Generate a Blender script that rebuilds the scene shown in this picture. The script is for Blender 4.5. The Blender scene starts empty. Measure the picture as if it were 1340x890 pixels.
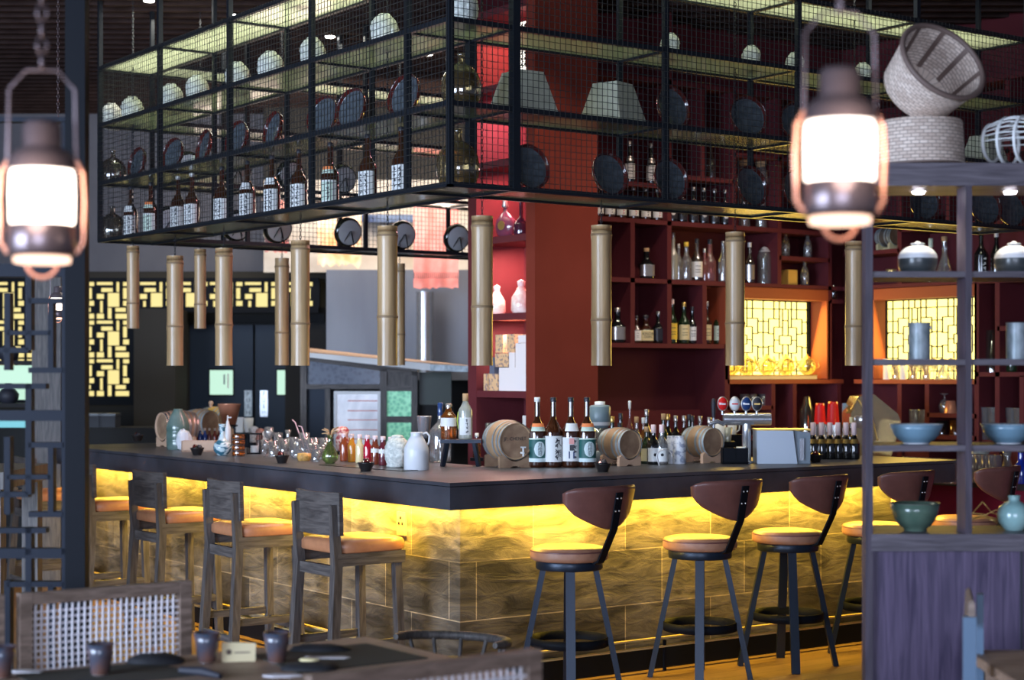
import bpy, math, random
from math import sin, cos, pi, radians, sqrt, atan2
from mathutils import Vector, Matrix, noise
random.seed(7)
SC = bpy.context.scene
COL = SC.collection

# ------------------------------------------------------------------ camera, world, lights
TH = radians(-35.66)                      # camera's right-hand direction in the room
R = Vector((cos(TH), sin(TH), 0)); F = Vector((-sin(TH), cos(TH), 0))
CAM = Vector((-4.627, -6.970, 1.62)); FP = 2230.0; HX, HY = 670.0, 488.0

cam_d = bpy.data.cameras.new('camera'); cam = bpy.data.objects.new('camera', cam_d); COL.objects.link(cam)
cam.location = CAM; cam.rotation_euler = (pi/2, 0, TH)
cam_d.sensor_width = 36; cam_d.lens = FP/1340*36; cam_d.shift_y = 43/1340
cam_d.clip_start = 0.05; cam_d.clip_end = 100
cam_d.dof.use_dof = True; cam_d.dof.focus_distance = 8.9; cam_d.dof.aperture_fstop = 2.4
SC.camera = cam

W = bpy.data.worlds.new('world'); SC.world = W; W.use_nodes = True
W.node_tree.nodes['Background'].inputs[0].default_value = (0.42, 0.52, 0.80, 1)
W.node_tree.nodes['Background'].inputs[1].default_value = 0.11
SC.view_settings.view_transform = 'Standard'; SC.view_settings.look = 'None'
SC.view_settings.exposure = 0.80; SC.view_settings.gamma = 1.0
SC.view_settings.use_curve_mapping = False
SC.cycles.use_denoising = True
SC.cycles.max_bounces = 7; SC.cycles.transparent_max_bounces = 24
SC.cycles.sample_clamp_indirect = 4.0

def area(name, loc, target, sx, sy, power, color, spread=180):
    l = bpy.data.lights.new(name, 'AREA'); l.shape = 'RECTANGLE'; l.size = sx; l.size_y = sy
    l.energy = power; l.color = color; l.spread = radians(spread)
    o = bpy.data.objects.new(name, l); COL.objects.link(o); o.location = loc
    d = Vector(target) - Vector(loc)
    o.rotation_euler = d.to_track_quat('-Z', 'Y').to_euler()
    return o
def spot(name, loc, target, power, color, ang=60, blend=.6, r=.03):
    l = bpy.data.lights.new(name, 'SPOT'); l.energy = power; l.color = color
    l.spot_size = radians(ang); l.spot_blend = blend; l.shadow_soft_size = r
    o = bpy.data.objects.new(name, l); COL.objects.link(o); o.location = loc
    o.rotation_euler = (Vector(target)-Vector(loc)).to_track_quat('-Z', 'Y').to_euler()
    return o
# daylight from the glass front behind and to the left of the camera
area('window_daylight', (-10.5, -2.0, 2.1), (0, 1.0, 1.3), 6.5, 2.6, 380, (0.60, 0.75, 1.0), 110)
area('window_daylight', (-8.2, -11.5, 2.3), (0.5, 0, 1.4), 5.5, 2.4, 105, (0.66, 0.76, 1.0), 100)
# LED strip below the counter slab (front edges)
LED = (1.0, 0.64, 0.065)
a = area('counter_led', (0.10, 2.72, 0.935), (0.20, 2.72, 0.0), 5.0, 0.03, 42, LED)
a.rotation_euler = Matrix(((0, -0.985, -0.17), (1, 0, 0), (0, -0.17, 0.985))).to_euler()
a = area('counter_led', (1.95, 0.10, 0.935), (1.95, 0.20, 0.0), 3.5, 0.03, 34, LED)
# ceiling spots over the cage and the bar
area('rack_light', (0.2, 2.25, 4.15), (0.2, 2.25, 0), 0.3, 4.4, 34, (1.0, 0.96, 0.76), 110)
area('rack_light', (2.4, 0.2, 4.15), (2.4, 0.2, 0), 4.0, 0.3, 21, (1.0, 0.96, 0.76), 110)
area('rack_light', (2.4, 4.25, 4.15), (2.4, 4.25, 0), 4.0, 0.3, 26, (1.0, 0.95, 0.78))
# bar lighting over the work surface and on the shelf wall
for xx in (1.2, 2.2, 3.2):
    spot('bar_spot', (xx, 1.15, 4.1), (xx, 0.85, 1.0), 60, (1.0, 0.93, 0.82), 50, .8)
for xx in (1.9, 2.9, 4.0):
    spot('bar_spot', (xx-.3, 0.75, 4.1), (xx, 2.4, 2.1), 42, (1.0, 0.76, 0.60), 60, .9)
for yy in (1.2, 2.4, 3.6):
    spot('bar_spot', (1.25, yy, 4.1), (0.7, yy, 1.0), 120, (1.0, 0.93, 0.85), 45, .8)

# ------------------------------------------------------------------ pixel -> place helpers
def ray(px, py=HY):
    return F + R*((px-HX)/FP) + Vector((0, 0, (HY-py)/FP))
def at_d(px, py, D): return CAM + ray(px, py)*D
def at_z(px, py, z):
    d = ray(px, py); return CAM + d*((z-CAM.z)/d.z)
def at_x(px, X, z=None, py=HY):
    d = ray(px, py); p = CAM + d*((X-CAM.x)/d.x)
    if z is not None: p.z = z
    return p
def at_y(px, Y, z=None, py=HY):
    d = ray(px, py); p = CAM + d*((Y-CAM.y)/d.y)
    if z is not None: p.z = z
    return p
def depth(p): return (Vector(p)-CAM).dot(F)

# ------------------------------------------------------------------ materials
def mat(name, col, rough=.5, metal=0, coat=0, emit=None, es=1, spec=None, alpha=None):
    m = bpy.data.materials.new(name); m.use_nodes = True
    b = m.node_tree.nodes['Principled BSDF']
    b.inputs['Base Color'].default_value = (*col, 1); b.inputs['Roughness'].default_value = rough
    b.inputs['Metallic'].default_value = metal
    if coat: b.inputs['Coat Weight'].default_value = coat; b.inputs['Coat Roughness'].default_value = .08
    if emit: b.inputs['Emission Color'].default_value = (*emit, 1); b.inputs['Emission Strength'].default_value = es
    if spec is not None: b.inputs['Specular IOR Level'].default_value = spec
    if alpha is not None: b.inputs['Alpha'].default_value = alpha
    return m
def N(m, t): return m.node_tree.nodes.new(t)
def L(m, a, b): m.node_tree.links.new(a, b)
def vary(m, col2, scale=8, stretch=(1, 1, 1), detail=6, lo=.35, hi=.65, bump=0, kind='noise', dist=0, rough2=None, bscale=None):
    """mix the base colour with col2 by stretched noise; optional bump"""
    b = m.node_tree.nodes['Principled BSDF']; base = tuple(b.inputs['Base Color'].default_value)
    tc = N(m, 'ShaderNodeTexCoord'); mp = N(m, 'ShaderNodeMapping'); mp.inputs['Scale'].default_value = stretch
    L(m, tc.outputs['Object'], mp.inputs[0])
    if kind == 'noise':
        t = N(m, 'ShaderNodeTexNoise'); t.inputs['Scale'].default_value = scale; t.inputs['Detail'].default_value = detail
        t.inputs['Distortion'].default_value = dist; out = t.outputs[0]
    elif kind == 'wave':
        t = N(m, 'ShaderNodeTexWave'); t.inputs['Scale'].default_value = scale; t.inputs['Distortion'].default_value = dist
        t.inputs['Detail'].default_value = 3; out = t.outputs[1]
    else:
        t = N(m, 'ShaderNodeTexVoronoi'); t.inputs['Scale'].default_value = scale; out = t.outputs[0]
    L(m, mp.outputs[0], t.inputs['Vector'])
    cr = N(m, 'ShaderNodeValToRGB'); cr.color_ramp.elements[0].position = lo; cr.color_ramp.elements[1].position = hi
    cr.color_ramp.elements[0].color = base; cr.color_ramp.elements[1].color = (*col2, 1)
    L(m, out, cr.inputs[0]); L(m, cr.outputs[0], b.inputs['Base Color'])
    if bump:
        bp = N(m, 'ShaderNodeBump'); bp.inputs['Strength'].default_value = bump; bp.inputs['Distance'].default_value = .01
        L(m, out, bp.inputs['Height']); L(m, bp.outputs[0], b.inputs['Normal'])
    return m
def glass(name, tint=(1, 1, 1), rough=.03, gloss=.12, body=0.0, bcol=(1, 1, 1)):
    """thin see-through glass: tinted transparency, fresnel gloss, a little body colour"""
    m = bpy.data.materials.new(name); m.use_nodes = True; nt = m.node_tree; nt.nodes.clear()
    out = N(m, 'ShaderNodeOutputMaterial'); tr = N(m, 'ShaderNodeBsdfTransparent'); tr.inputs[0].default_value = (*tint, 1)
    gl = N(m, 'ShaderNodeBsdfGlossy'); gl.inputs['Roughness'].default_value = rough
    df = N(m, 'ShaderNodeBsdfPrincipled'); df.inputs['Base Color'].default_value = (*bcol, 1); df.inputs['Roughness'].default_value = .25
    lw = N(m, 'ShaderNodeLayerWeight'); lw.inputs[0].default_value = .45
    ma = N(m, 'ShaderNodeMath'); ma.operation = 'MULTIPLY_ADD'; ma.inputs[1].default_value = .6; ma.inputs[2].default_value = gloss*.5
    L(m, lw.outputs['Fresnel'], ma.inputs[0])
    m1 = N(m, 'ShaderNodeMixShader'); m1.inputs[0].default_value = body
    L(m, tr.outputs[0], m1.inputs[1]); L(m, df.outputs[0], m1.inputs[2])
    m2 = N(m, 'ShaderNodeMixShader'); L(m, ma.outputs[0], m2.inputs[0]); L(m, m1.outputs[0], m2.inputs[1]); L(m, gl.outputs[0], m2.inputs[2])
    L(m, m2.outputs[0], out.inputs[0])
    return m
def emis(name, col, s): return mat(name, (0.02, 0.02, 0.02), .6, emit=col, es=s)

M = {}
M['black'] = mat('black_metal', (.008, .009, .012), .5, spec=.06)
M['cage'] = mat('cage_metal', (.020, .024, .032), .40, .5)
M['wire'] = mat('wire_metal', (.055, .055, .055), .5, .6)
M['steel'] = mat('brushed_steel', (.52, .53, .57), .25, .75)
M['galv'] = vary(mat('galvanised_steel', (.24, .29, .31), .40, .35), (.50, .56, .60), 30, (1, 1, .6), lo=.35, hi=.7)
M['copper'] = mat('copper', (.78, .33, .20), .25, .35, coat=.6)
M['counter'] = vary(mat('counter_slab', (.030, .031, .038), .40), (.060, .063, .078), 3.5, detail=8)
M['red'] = vary(mat('maroon_paint', (.100, .014, .020), .75, spec=.3), (.115, .017, .023), 4)
M['redcol'] = vary(mat('maroon_paint_warm_lit', (.150, .023, .013), .8, spec=.2), (.165, .026, .015), 4)  # column front: warm light put into the maroon, making it browner
M['frame_o'] = mat('maroon_paint_yellow_lit', (.30, .055, .020), .6)  # wall paint with the lattice's yellow light put into the colour
M['magenta'] = mat('crimson_panel', (.20, .008, .045), .55)
M['wood'] = vary(mat('grey_brown_wood', (.050, .042, .040), .55), (.115, .098, .090), 9, (6, 6, .7), dist=.6, bump=.15)
M['woodh'] = vary(mat('grey_brown_wood_rail', (.050, .042, .040), .55), (.115, .098, .090), 9, (.8, .8, 8), dist=.6, bump=.15)
M['cab'] = vary(mat('stained_wood_blue_daylit', (.038, .026, .062), .5), (.120, .085, .150), 7, (7, 7, .5), dist=.8, lo=.3, hi=.72, bump=.1)  # stained wood with the blue of the daylight put into its colour
M['cabh'] = vary(mat('stained_shelf_wood', (.055, .044, .056), .5), (.14, .118, .140), 7, (.7, 3, 9), dist=.8, lo=.3, hi=.72, bump=.1)
M['tan'] = vary(mat('tan_leather', (.40, .165, .080), .42, coat=.1), (.48, .21, .10), 18)
M['tan2'] = vary(mat('caramel_leather', (.33, .155, .095), .42, coat=.1), (.40, .20, .12), 18)
M['brown'] = vary(mat('brown_leather', (.150, .058, .048), .38, coat=.15), (.19, .075, .060), 14, bump=.08)
M['stoolleg'] = mat('dark_blue_black_metal', (.015, .024, .042), .36, .4)
M['bamboo'] = vary(mat('bamboo', (.52, .345, .175), .32), (.30, .19, .09), 5, (5, 5, .45), detail=8, lo=.35, hi=.7)
M['bambn'] = mat('bamboo_joint', (.26, .17, .09), .5)
M['stone'] = vary(mat('white_stone', (.80, .80, .74), .8), (.50, .52, .48), 55, bump=.8)
M['white'] = mat('white_glaze', (.74, .74, .76), .35)
M['wpaint'] = mat('white_paint', (.78, .78, .76), .5)
M['paper'] = mat('label_paper', (.80, .80, .78), .6)
M['cream'] = mat('cream_label', (.78, .66, .36), .6)
M['yell'] = mat('yellow_label', (.85, .58, .06), .5)
M['ink'] = mat('black_ink', (.02, .02, .03), .6)
M['teal'] = mat('teal_print', (.010, .105, .095), .5)
M['orange'] = mat('orange_print', (.85, .25, .08), .5)
M['palegr'] = mat('pale_green_print', (.60, .72, .60), .5)
M['pinkl'] = mat('pink_print', (.80, .35, .32), .5)
M['lagoon'] = mat('light_oval_print', (.66, .78, .78), .5)
M['cap_b'] = mat('dark_cap', (.03, .03, .04), .35)
M['cap_s'] = mat('silver_cap', (.65, .62, .60), .3, .8)
M['cap_g'] = mat('gold_cap', (.75, .50, .16), .3, .8)
M['cap_r'] = mat('pink_white_cap', (.82, .62, .62), .4)
M['cork'] = mat('cork', (.52, .33, .17), .8)
M['g_brown'] = mat('brown_bottle_glass', (.045, .014, .006), .06, coat=1, spec=.8)
M['g_black'] = mat('black_bottle_glass', (.008, .009, .010), .06, coat=1, spec=.8)
M['g_green'] = mat('dark_green_bottle_glass', (.012, .030, .012), .08, coat=1, spec=.8)
M['g_clear'] = glass('clear_glass', (.93, .95, .95), .05, .36, .13, (.95, .93, .95))
M['g_smoke'] = glass('smoky_glass', (.50, .47, .42), .06, .55, .12, (.3, .24, .2))
M['g_amber'] = glass('amber_spirit', (.62, .25, .06), .05, .2, .30, (.40, .12, .02))
M['g_pink'] = glass('pink_spirit', (.85, .45, .42), .05, .2, .22, (.7, .3, .28))
M['g_frost'] = glass('frosted_glass', (.72, .74, .66), .2, .2, .5, (.72, .74, .66))
def shelf_glass():
    m = glass('shelf_glass', (.74, .80, .72), .12, .10, .55, (.50, .56, .42)); nt = m.node_tree
    tl = N(m, 'ShaderNodeBsdfTranslucent'); tl.inputs[0].default_value = (.60, .63, .50, 1)
    mixes = [n for n in nt.nodes if n.type == 'MIX_SHADER']; m1 = mixes[0]; old = m1.inputs[2].links[0].from_socket
    mm = N(m, 'ShaderNodeMixShader'); mm.inputs[0].default_value = .7; L(m, old, mm.inputs[1]); L(m, tl.outputs[0], mm.inputs[2]); L(m, mm.outputs[0], m1.inputs[2])
    return m
M['g_shelf'] = shelf_glass()
M['g_green2'] = glass('green_glass', (.45, .55, .22), .05, .25, .3, (.22, .26, .08))
M['plate_f'] = vary(mat('plate_glaze', (.055, .065, .080), .22, coat=.5), (.10, .115, .13), 30)
M['plate_r'] = mat('plate_rim', (.085, .013, .012), .15, coat=.8)
M['plate_b'] = mat('plate_back', (.50, .50, .53), .4)
M['blue'] = mat('celadon_blue_glaze', (.17, .29, .38), .25, coat=.3)
M['celadon'] = vary(mat('celadon_green_glaze', (.060, .105, .078), .22, coat=.4), (.10, .155, .115), 14)
M['aqua'] = vary(mat('pale_aqua_glaze', (.26, .44, .44), .2, coat=.6), (.34, .52, .50), 14)
M['concrete'] = vary(mat('grey_wall', (.10, .10, .12), .8), (.12, .12, .14), 3)
M['hood'] = vary(mat('hood_steel', (.12, .125, .15), .42, .3), (.17, .18, .21), 2, (1, 1, .2))
M['dark'] = mat('dark_wall', (.008, .008, .009), .8)
M['olive'] = mat('dark_column', (.020, .017, .013), .8)
M['door'] = mat('navy_door', (.004, .014, .034), .5, spec=.3)
M['kwall'] = vary(mat('kitchen_wall', (.62, .52, .42), .7), (.75, .68, .58), 3, (1, 1, 2))
M['ceil'] = mat('ceiling_dark', (.003, .003, .003), 1, spec=0)
M['slat'] = vary(mat('ceiling_slat', (.030, .018, .016), .9, spec=.03), (.045, .028, .025), 6, (1, 1, 1))
M['barrel'] = vary(mat('barrel_oak', (.34, .20, .11), .5), (.50, .33, .19), 10, (1, 1, 1), lo=.3, hi=.7)
M['barhead'] = vary(mat('barrel_head_oak', (.24, .14, .085), .5), (.36, .23, .14), 16)
M['pine'] = mat('pale_pine', (.60, .38, .25), .55)
M['bambox'] = mat('bamboo_board', (.60, .36, .08), .45)
M['bskt'] = None
M['tubew'] = mat('white_plastic', (.75, .75, .74), .4)
M['greyp'] = mat('grey_plastic', (.20, .24, .28), .35)
M['tray'] = mat('dark_tray', (.018, .015, .015), .3)
M['redp'] = mat('red_plastic', (.70, .02, .02), .25, coat=.4)
M['navy'] = mat('navy_enamel', (.02, .05, .16), .2, coat=.5)
M['napkin'] = mat('black_napkin', (.010, .010, .014), .8)
M['mat'] = mat('olive_placemat', (.040, .036, .028), .8)
M['mug'] = vary(mat('glazed_cup', (.045, .060, .090), .25, coat=.5), (.16, .075, .055), 14)
M['string'] = mat('white_cord', (.74, .70, .74), .6)
M['peach'] = vary(mat('peach_cloth', (.75, .33, .14), .8), (.85, .60, .42), 5, (1, 1, 2))
M['pinkc'] = vary(mat('pink_cloth', (.72, .20, .17), .8), (.82, .32, .28), 5)
M['lamp'] = emis('lantern_glow', (1.0, .82, .68), 4.5)
M['lampring'] = emis('lantern_ring_glow', (1.0, .62, .45), 1.6)
M['lampmetal'] = mat('lantern_metal', (.17, .13, .14), .28, .6)
M['spotglow'] = emis('spot_glow', (1.0, .95, .85), 30)
M['spotglow2'] = emis('cabinet_spot_glow', (.92, .88, 1.0), 30)
M['latticeglow'] = emis('backlit_paper', (1.0, .82, .22), 1.55)
M['farglow'] = emis('backlit_panel', (.95, .78, .30), .62)
M['whiteglow'] = emis('white_backlight', (1.0, .92, .80), 1.8)
M['coolglow'] = emis('kitchen_window_glow', (.55, .85, .68), .62)
M['blueglow'] = emis('window_daylight_glow', (.62, .70, .80), .5)
M['cyan'] = emis('cyan_screen', (.20, .60, .72), .6)
M['rail_lit'] = mat('dark_rail_lit', (.62, .48, .22), .35, .2)  # dark foot rails with the LED highlight put into a pale yellow colour
M['postw'] = vary(mat('dark_violet_post_wood', (.030, .022, .034), .5), (.085, .064, .088), 7, (7, 7, .5), dist=.8, lo=.3, hi=.72)
M['shade'] = vary(mat('lampshade_linen', (.46, .46, .36), .8), (.55, .55, .44), 20)
M['wick'] = vary(mat('white_wicker', (.34, .30, .29), .7), (.74, .68, .64), 1)
M['wickb'] = mat('wicker_stave', (.15, .10, .085), .6)

def slate():
    m = mat('slate_tiles', (.30, .28, .26), .48); b = m.node_tree.nodes['Principled BSDF']
    tc = N(m, 'ShaderNodeTexCoord'); sp = N(m, 'ShaderNodeSeparateXYZ'); L(m, tc.outputs['Object'], sp.inputs[0])
    ad = N(m, 'ShaderNodeMath'); ad.operation = 'ADD'; L(m, sp.outputs[0], ad.inputs[0]); L(m, sp.outputs[1], ad.inputs[1])
    cb = N(m, 'ShaderNodeCombineXYZ'); L(m, ad.outputs[0], cb.inputs[0]); L(m, sp.outputs[2], cb.inputs[1])
    mp = N(m, 'ShaderNodeMapping'); mp.inputs['Location'].default_value = (.16, -.06, 0); L(m, cb.outputs[0], mp.inputs[0])
    br = N(m, 'ShaderNodeTexBrick'); L(m, mp.outputs[0], br.inputs['Vector'])
    br.inputs['Scale'].default_value = 1; br.inputs['Brick Width'].default_value = .62; br.inputs['Row Height'].default_value = .30
    br.inputs['Mortar Size'].default_value = .003; br.offset = .42
    br.inputs['Color1'].default_value = (.050, .047, .046, 1); br.inputs['Color2'].default_value = (.185, .168, .145, 1); br.inputs['Mortar'].default_value = (.30, .26, .20, 1)
    # fine cleft streaks, flowing diagonally, over broad tonal drift
    mp2 = N(m, 'ShaderNodeMapping'); mp2.inputs['Rotation'].default_value = (0, 0, .62); mp2.inputs['Scale'].default_value = (1.7, 6.5, 1); L(m, cb.outputs[0], mp2.inputs[0])
    n1 = N(m, 'ShaderNodeTexNoise'); n1.inputs['Scale'].default_value = 2.4; n1.inputs['Detail'].default_value = 12; n1.inputs['Roughness'].default_value = .62; n1.inputs['Distortion'].default_value = .7; L(m, mp2.outputs[0], n1.inputs['Vector'])
    n2 = N(m, 'ShaderNodeTexNoise'); n2.inputs['Scale'].default_value = 2.1; n2.inputs['Detail'].default_value = 3; L(m, cb.outputs[0], n2.inputs['Vector'])
    av = N(m, 'ShaderNodeMath'); av.operation = 'MULTIPLY_ADD'; av.inputs[1].default_value = .55; L(m, n1.outputs[0], av.inputs[0])
    hf_ = N(m, 'ShaderNodeMath'); hf_.operation = 'MULTIPLY'; hf_.inputs[1].default_value = .45; L(m, n2.outputs[0], hf_.inputs[0]); L(m, hf_.outputs[0], av.inputs[2])
    cr = N(m, 'ShaderNodeValToRGB'); cr.color_ramp.elements[0].position = .40; cr.color_ramp.elements[1].position = .60
    cr.color_ramp.elements[0].color = (.40, .38, .36, 1); cr.color_ramp.elements[1].color = (2.0, 1.85, 1.6, 1); L(m, av.outputs[0], cr.inputs[0])
    mx = N(m, 'ShaderNodeMix'); mx.data_type = 'RGBA'; mx.blend_type = 'MULTIPLY'; mx.inputs[0].default_value = 1
    L(m, br.outputs[0], mx.inputs[6]); L(m, cr.outputs[0], mx.inputs[7]); L(m, mx.outputs[2], b.inputs['Base Color'])
    bp = N(m, 'ShaderNodeBump'); bp.inputs['Strength'].default_value = .6; bp.inputs['Distance'].default_value = .012
    L(m, n1.outputs[0], bp.inputs['Height']); L(m, bp.outputs[0], b.inputs['Normal'])
    return m
M['slate'] = slate()
def planks():
    m = mat('floor_planks', (.2, .11, .05), .38); b = m.node_tree.nodes['Principled BSDF']
    tc = N(m, 'ShaderNodeTexCoord'); br = N(m, 'ShaderNodeTexBrick'); L(m, tc.outputs['Object'], br.inputs['Vector'])
    br.inputs['Scale'].default_value = 1; br.inputs['Brick Width'].default_value = 1.4; br.inputs['Row Height'].default_value = .14
    br.inputs['Mortar Size'].default_value = .002
    br.inputs['Color1'].default_value = (.20, .115, .060, 1); br.inputs['Color2'].default_value = (.27, .16, .085, 1); br.inputs['Mortar'].default_value = (.03, .02, .01, 1)
    mp = N(m, 'ShaderNodeMapping'); mp.inputs['Scale'].default_value = (1, 12, 1); L(m, tc.outputs['Object'], mp.inputs[0])
    n1 = N(m, 'ShaderNodeTexNoise'); n1.inputs['Scale'].default_value = 3; n1.inputs['Detail'].default_value = 6; L(m, mp.outputs[0], n1.inputs['Vector'])
    cr = N(m, 'ShaderNodeValToRGB'); cr.color_ramp.elements[0].color = (.6, .6, .6, 1); cr.color_ramp.elements[1].color = (1.3, 1.3, 1.3, 1); L(m, n1.outputs[0], cr.inputs[0])
    mx = N(m, 'ShaderNodeMix'); mx.data_type = 'RGBA'; mx.blend_type = 'MULTIPLY'; mx.inputs[0].default_value = 1
    L(m, br.outputs[0], mx.inputs[6]); L(m, cr.outputs[0], mx.inputs[7]); L(m, mx.outputs[2], b.inputs['Base Color'])
    return m
M['floor'] = planks()
M['tablew'] = vary(mat('brown_table_wood', (.20, .12, .080), .5), (.38, .25, .18), 9, (.8, 6, 8), dist=.6)
M['chairw'] = vary(mat('brown_chair_wood', (.13, .088, .066), .5), (.27, .19, .15), 9, (1, 6, 6), dist=.6)
def wicker():
    m = mat('wicker_weave', (.5, .45, .42), .7); b = m.node_tree.nodes['Principled BSDF']
    tc = N(m, 'ShaderNodeTexCoord'); sp = N(m, 'ShaderNodeSeparateXYZ'); L(m, tc.outputs['Object'], sp.inputs[0])
    at = N(m, 'ShaderNodeMath'); at.operation = 'ARCTAN2'; L(m, sp.outputs[1], at.inputs[0]); L(m, sp.outputs[0], at.inputs[1])
    sc = N(m, 'ShaderNodeMath'); sc.operation = 'MULTIPLY'; sc.inputs[1].default_value = .16; L(m, at.outputs[0], sc.inputs[0])
    cb = N(m, 'ShaderNodeCombineXYZ'); L(m, sc.outputs[0], cb.inputs[0]); L(m, sp.outputs[2], cb.inputs[1])
    br = N(m, 'ShaderNodeTexBrick'); L(m, cb.outputs[0], br.inputs['Vector'])
    br.inputs['Scale'].default_value = 1; br.inputs['Brick Width'].default_value = .030; br.inputs['Row Height'].default_value = .0125
    br.inputs['Mortar Size'].default_value = .0022; br.inputs['Mortar Smooth'].default_value = .6
    br.inputs['Color1'].default_value = (.78, .64, .54, 1); br.inputs['Color2'].default_value = (.55, .42, .34, 1); br.inputs['Mortar'].default_value = (.30, .23, .20, 1)
    L(m, br.outputs[0], b.inputs['Base Color'])
    bp = N(m, 'ShaderNodeBump'); bp.inputs['Strength'].default_value = .6; bp.inputs['Distance'].default_value = .004; bp.invert = True
    L(m, br.outputs[1], bp.inputs['Height']); L(m, bp.outputs[0], b.inputs['Normal'])
    return m
M['bskt'] = wicker()

# ------------------------------------------------------------------ mesh building
class G:
    def __init__(s): s.v = []; s.f = []; s.m = []; s.s = []; s.mats = []
    def mi(s, m):
        m = M[m] if isinstance(m, str) else m
        if m not in s.mats: s.mats.append(m)
        return s.mats.index(m)
    def add(s, vs, fs, m, smooth=False, T=None):
        o = len(s.v); k = s.mi(m)
        if T is not None: vs = [T @ Vector(v) for v in vs]
        s.v += [tuple(v) for v in vs]
        for f in fs: s.f.append(tuple(i+o for i in f)); s.m.append(k); s.s.append(smooth)
        return s
    def box(s, c, d, m, T=None, rz=0):
        x, y, z = [q/2 for q in d]; vs = []
        for dz in (-z, z):
            for dx, dy in ((-x, -y), (x, -y), (x, y), (-x, y)):
                if rz: dx, dy = dx*cos(rz)-dy*sin(rz), dx*sin(rz)+dy*cos(rz)
                vs.append((c[0]+dx, c[1]+dy, c[2]+dz))
        return s.add(vs, [(0, 3, 2, 1), (4, 5, 6, 7), (0, 1, 5, 4), (1, 2, 6, 5), (2, 3, 7, 6), (3, 0, 4, 7)], m, False, T)
    def bx(s, a, b, m, T=None):
        c = [(p+q)/2 for p, q in zip(a, b)]; return s.box(c, [abs(q-p) for p, q in zip(a, b)], m, T)
    def bar(s, p, q, w, h, m, up=(0, 0, 1), w2=None, h2=None, T=None):
        """rectangular bar from p to q"""
        p = Vector(p); q = Vector(q); d = (q-p).normalized(); up = Vector(up)
        if abs(d.dot(up)) > .99: up = Vector((0, 1, 0))
        a = d.cross(up).normalized(); b = a.cross(d).normalized(); w2 = w if w2 is None else w2; h2 = h if h2 is None else h2
        vs = [p-a*w/2-b*h/2, p+a*w/2-b*h/2, p+a*w/2+b*h/2, p-a*w/2+b*h/2, q-a*w2/2-b*h2/2, q+a*w2/2-b*h2/2, q+a*w2/2+b*h2/2, q-a*w2/2+b*h2/2]
        return s.add(vs, [(0, 3, 2, 1), (4, 5, 6, 7), (0, 1, 5, 4), (1, 2, 6, 5), (2, 3, 7, 6), (3, 0, 4, 7)], m, False, T)
    def tube(s, pts, r, m, n=8, T=None, caps=True, closed=False):
        pts = [Vector(p) for p in pts]; rr = r if isinstance(r, (list, tuple)) else [r]*len(pts); vs = []; fs = []
        k = len(pts); prev = None
        for i, p in enumerate(pts):
            if closed: d = (pts[(i+1) % k]-pts[i-1])
            else: d = (pts[min(i+1, k-1)]-pts[max(i-1, 0)])
            d.normalize()
            u = prev if prev is not None else (Vector((0, 0, 1)) if abs(d.z) < .9 else Vector((1, 0, 0)))
            a = (u-d*u.dot(d)).normalized(); prev = a; b = d.cross(a)
            for j in range(n):
                t = 2*pi*j/n; vs.append(p+(a*cos(t)+b*sin(t))*rr[i])
        for i in range(k if closed else k-1):
            for j in range(n):
                i2 = (i+1) % k
                fs.append((i*n+j, i*n+(j+1) % n, i2*n+(j+1) % n, i2*n+j))
        s.add(vs, fs, m, True, T)
        if caps and not closed:
            s.add(vs[:n], [tuple(range(n))[::-1]], m, False, T); s.add(vs[-n:], [tuple(range(n))], m, False, T)
        return s
    def lathe(s, prof, m, n=20, c=(0, 0, 0), sx=1, sy=1, sq=2, T=None, smooth=True, a0=0, a1=2*pi, caps=True):
        """prof: list of (r,z); sq>2 makes the section squarer; partial angles allowed"""
        full = abs(a1-a0-2*pi) < 1e-4; k = n if full else n+1; vs = []; fs = []
        for r, z in prof:
            for j in range(k):
                t = a0+(a1-a0)*j/n; ct, st = cos(t), sin(t)
                q = 1 if sq == 2 else 1/((abs(ct)**sq+abs(st)**sq)**(1/sq))
                vs.append((c[0]+r*q*ct*sx, c[1]+r*q*st*sy, c[2]+z))
        for i in range(len(prof)-1):
            for j in range(n):
                j2 = (j+1) % k if full else j+1
                fs.append((i*k+j, i*k+j2, (i+1)*k+j2, (i+1)*k+j))
        s.add(vs, fs, m, smooth, T)
        if full and caps:
            if prof[0][0] > 1e-4: s.add(vs[:k], [tuple(range(k))[::-1]], m, False, T)
            if prof[-1][0] > 1e-4: s.add(vs[-k:], [tuple(range(k))], m, False, T)
        return s
    def poly(s, pts2, y0, y1, m, T=None, smooth=False):
        """prism: outline in x,z extruded from y0 to y1"""
        n = len(pts2); vs = [(x, y0, z) for x, z in pts2]+[(x, y1, z) for x, z in pts2]
        fs = [tuple(range(n)), tuple(range(n, 2*n))[::-1]]
        s.add(vs, fs, m, False, T); return s.add(vs, [(i, i+n, (i+1) % n+n, (i+1) % n) for i in range(n)], m, smooth, T)
    def mesh(s, name):
        me = bpy.data.meshes.new(name); me.from_pydata(s.v, [], s.f); me.update()
        for k in s.mats: me.materials.append(k)
        me.polygons.foreach_set('material_index', s.m); me.polygons.foreach_set('use_smooth', s.s); me.update()
        return me

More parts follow.
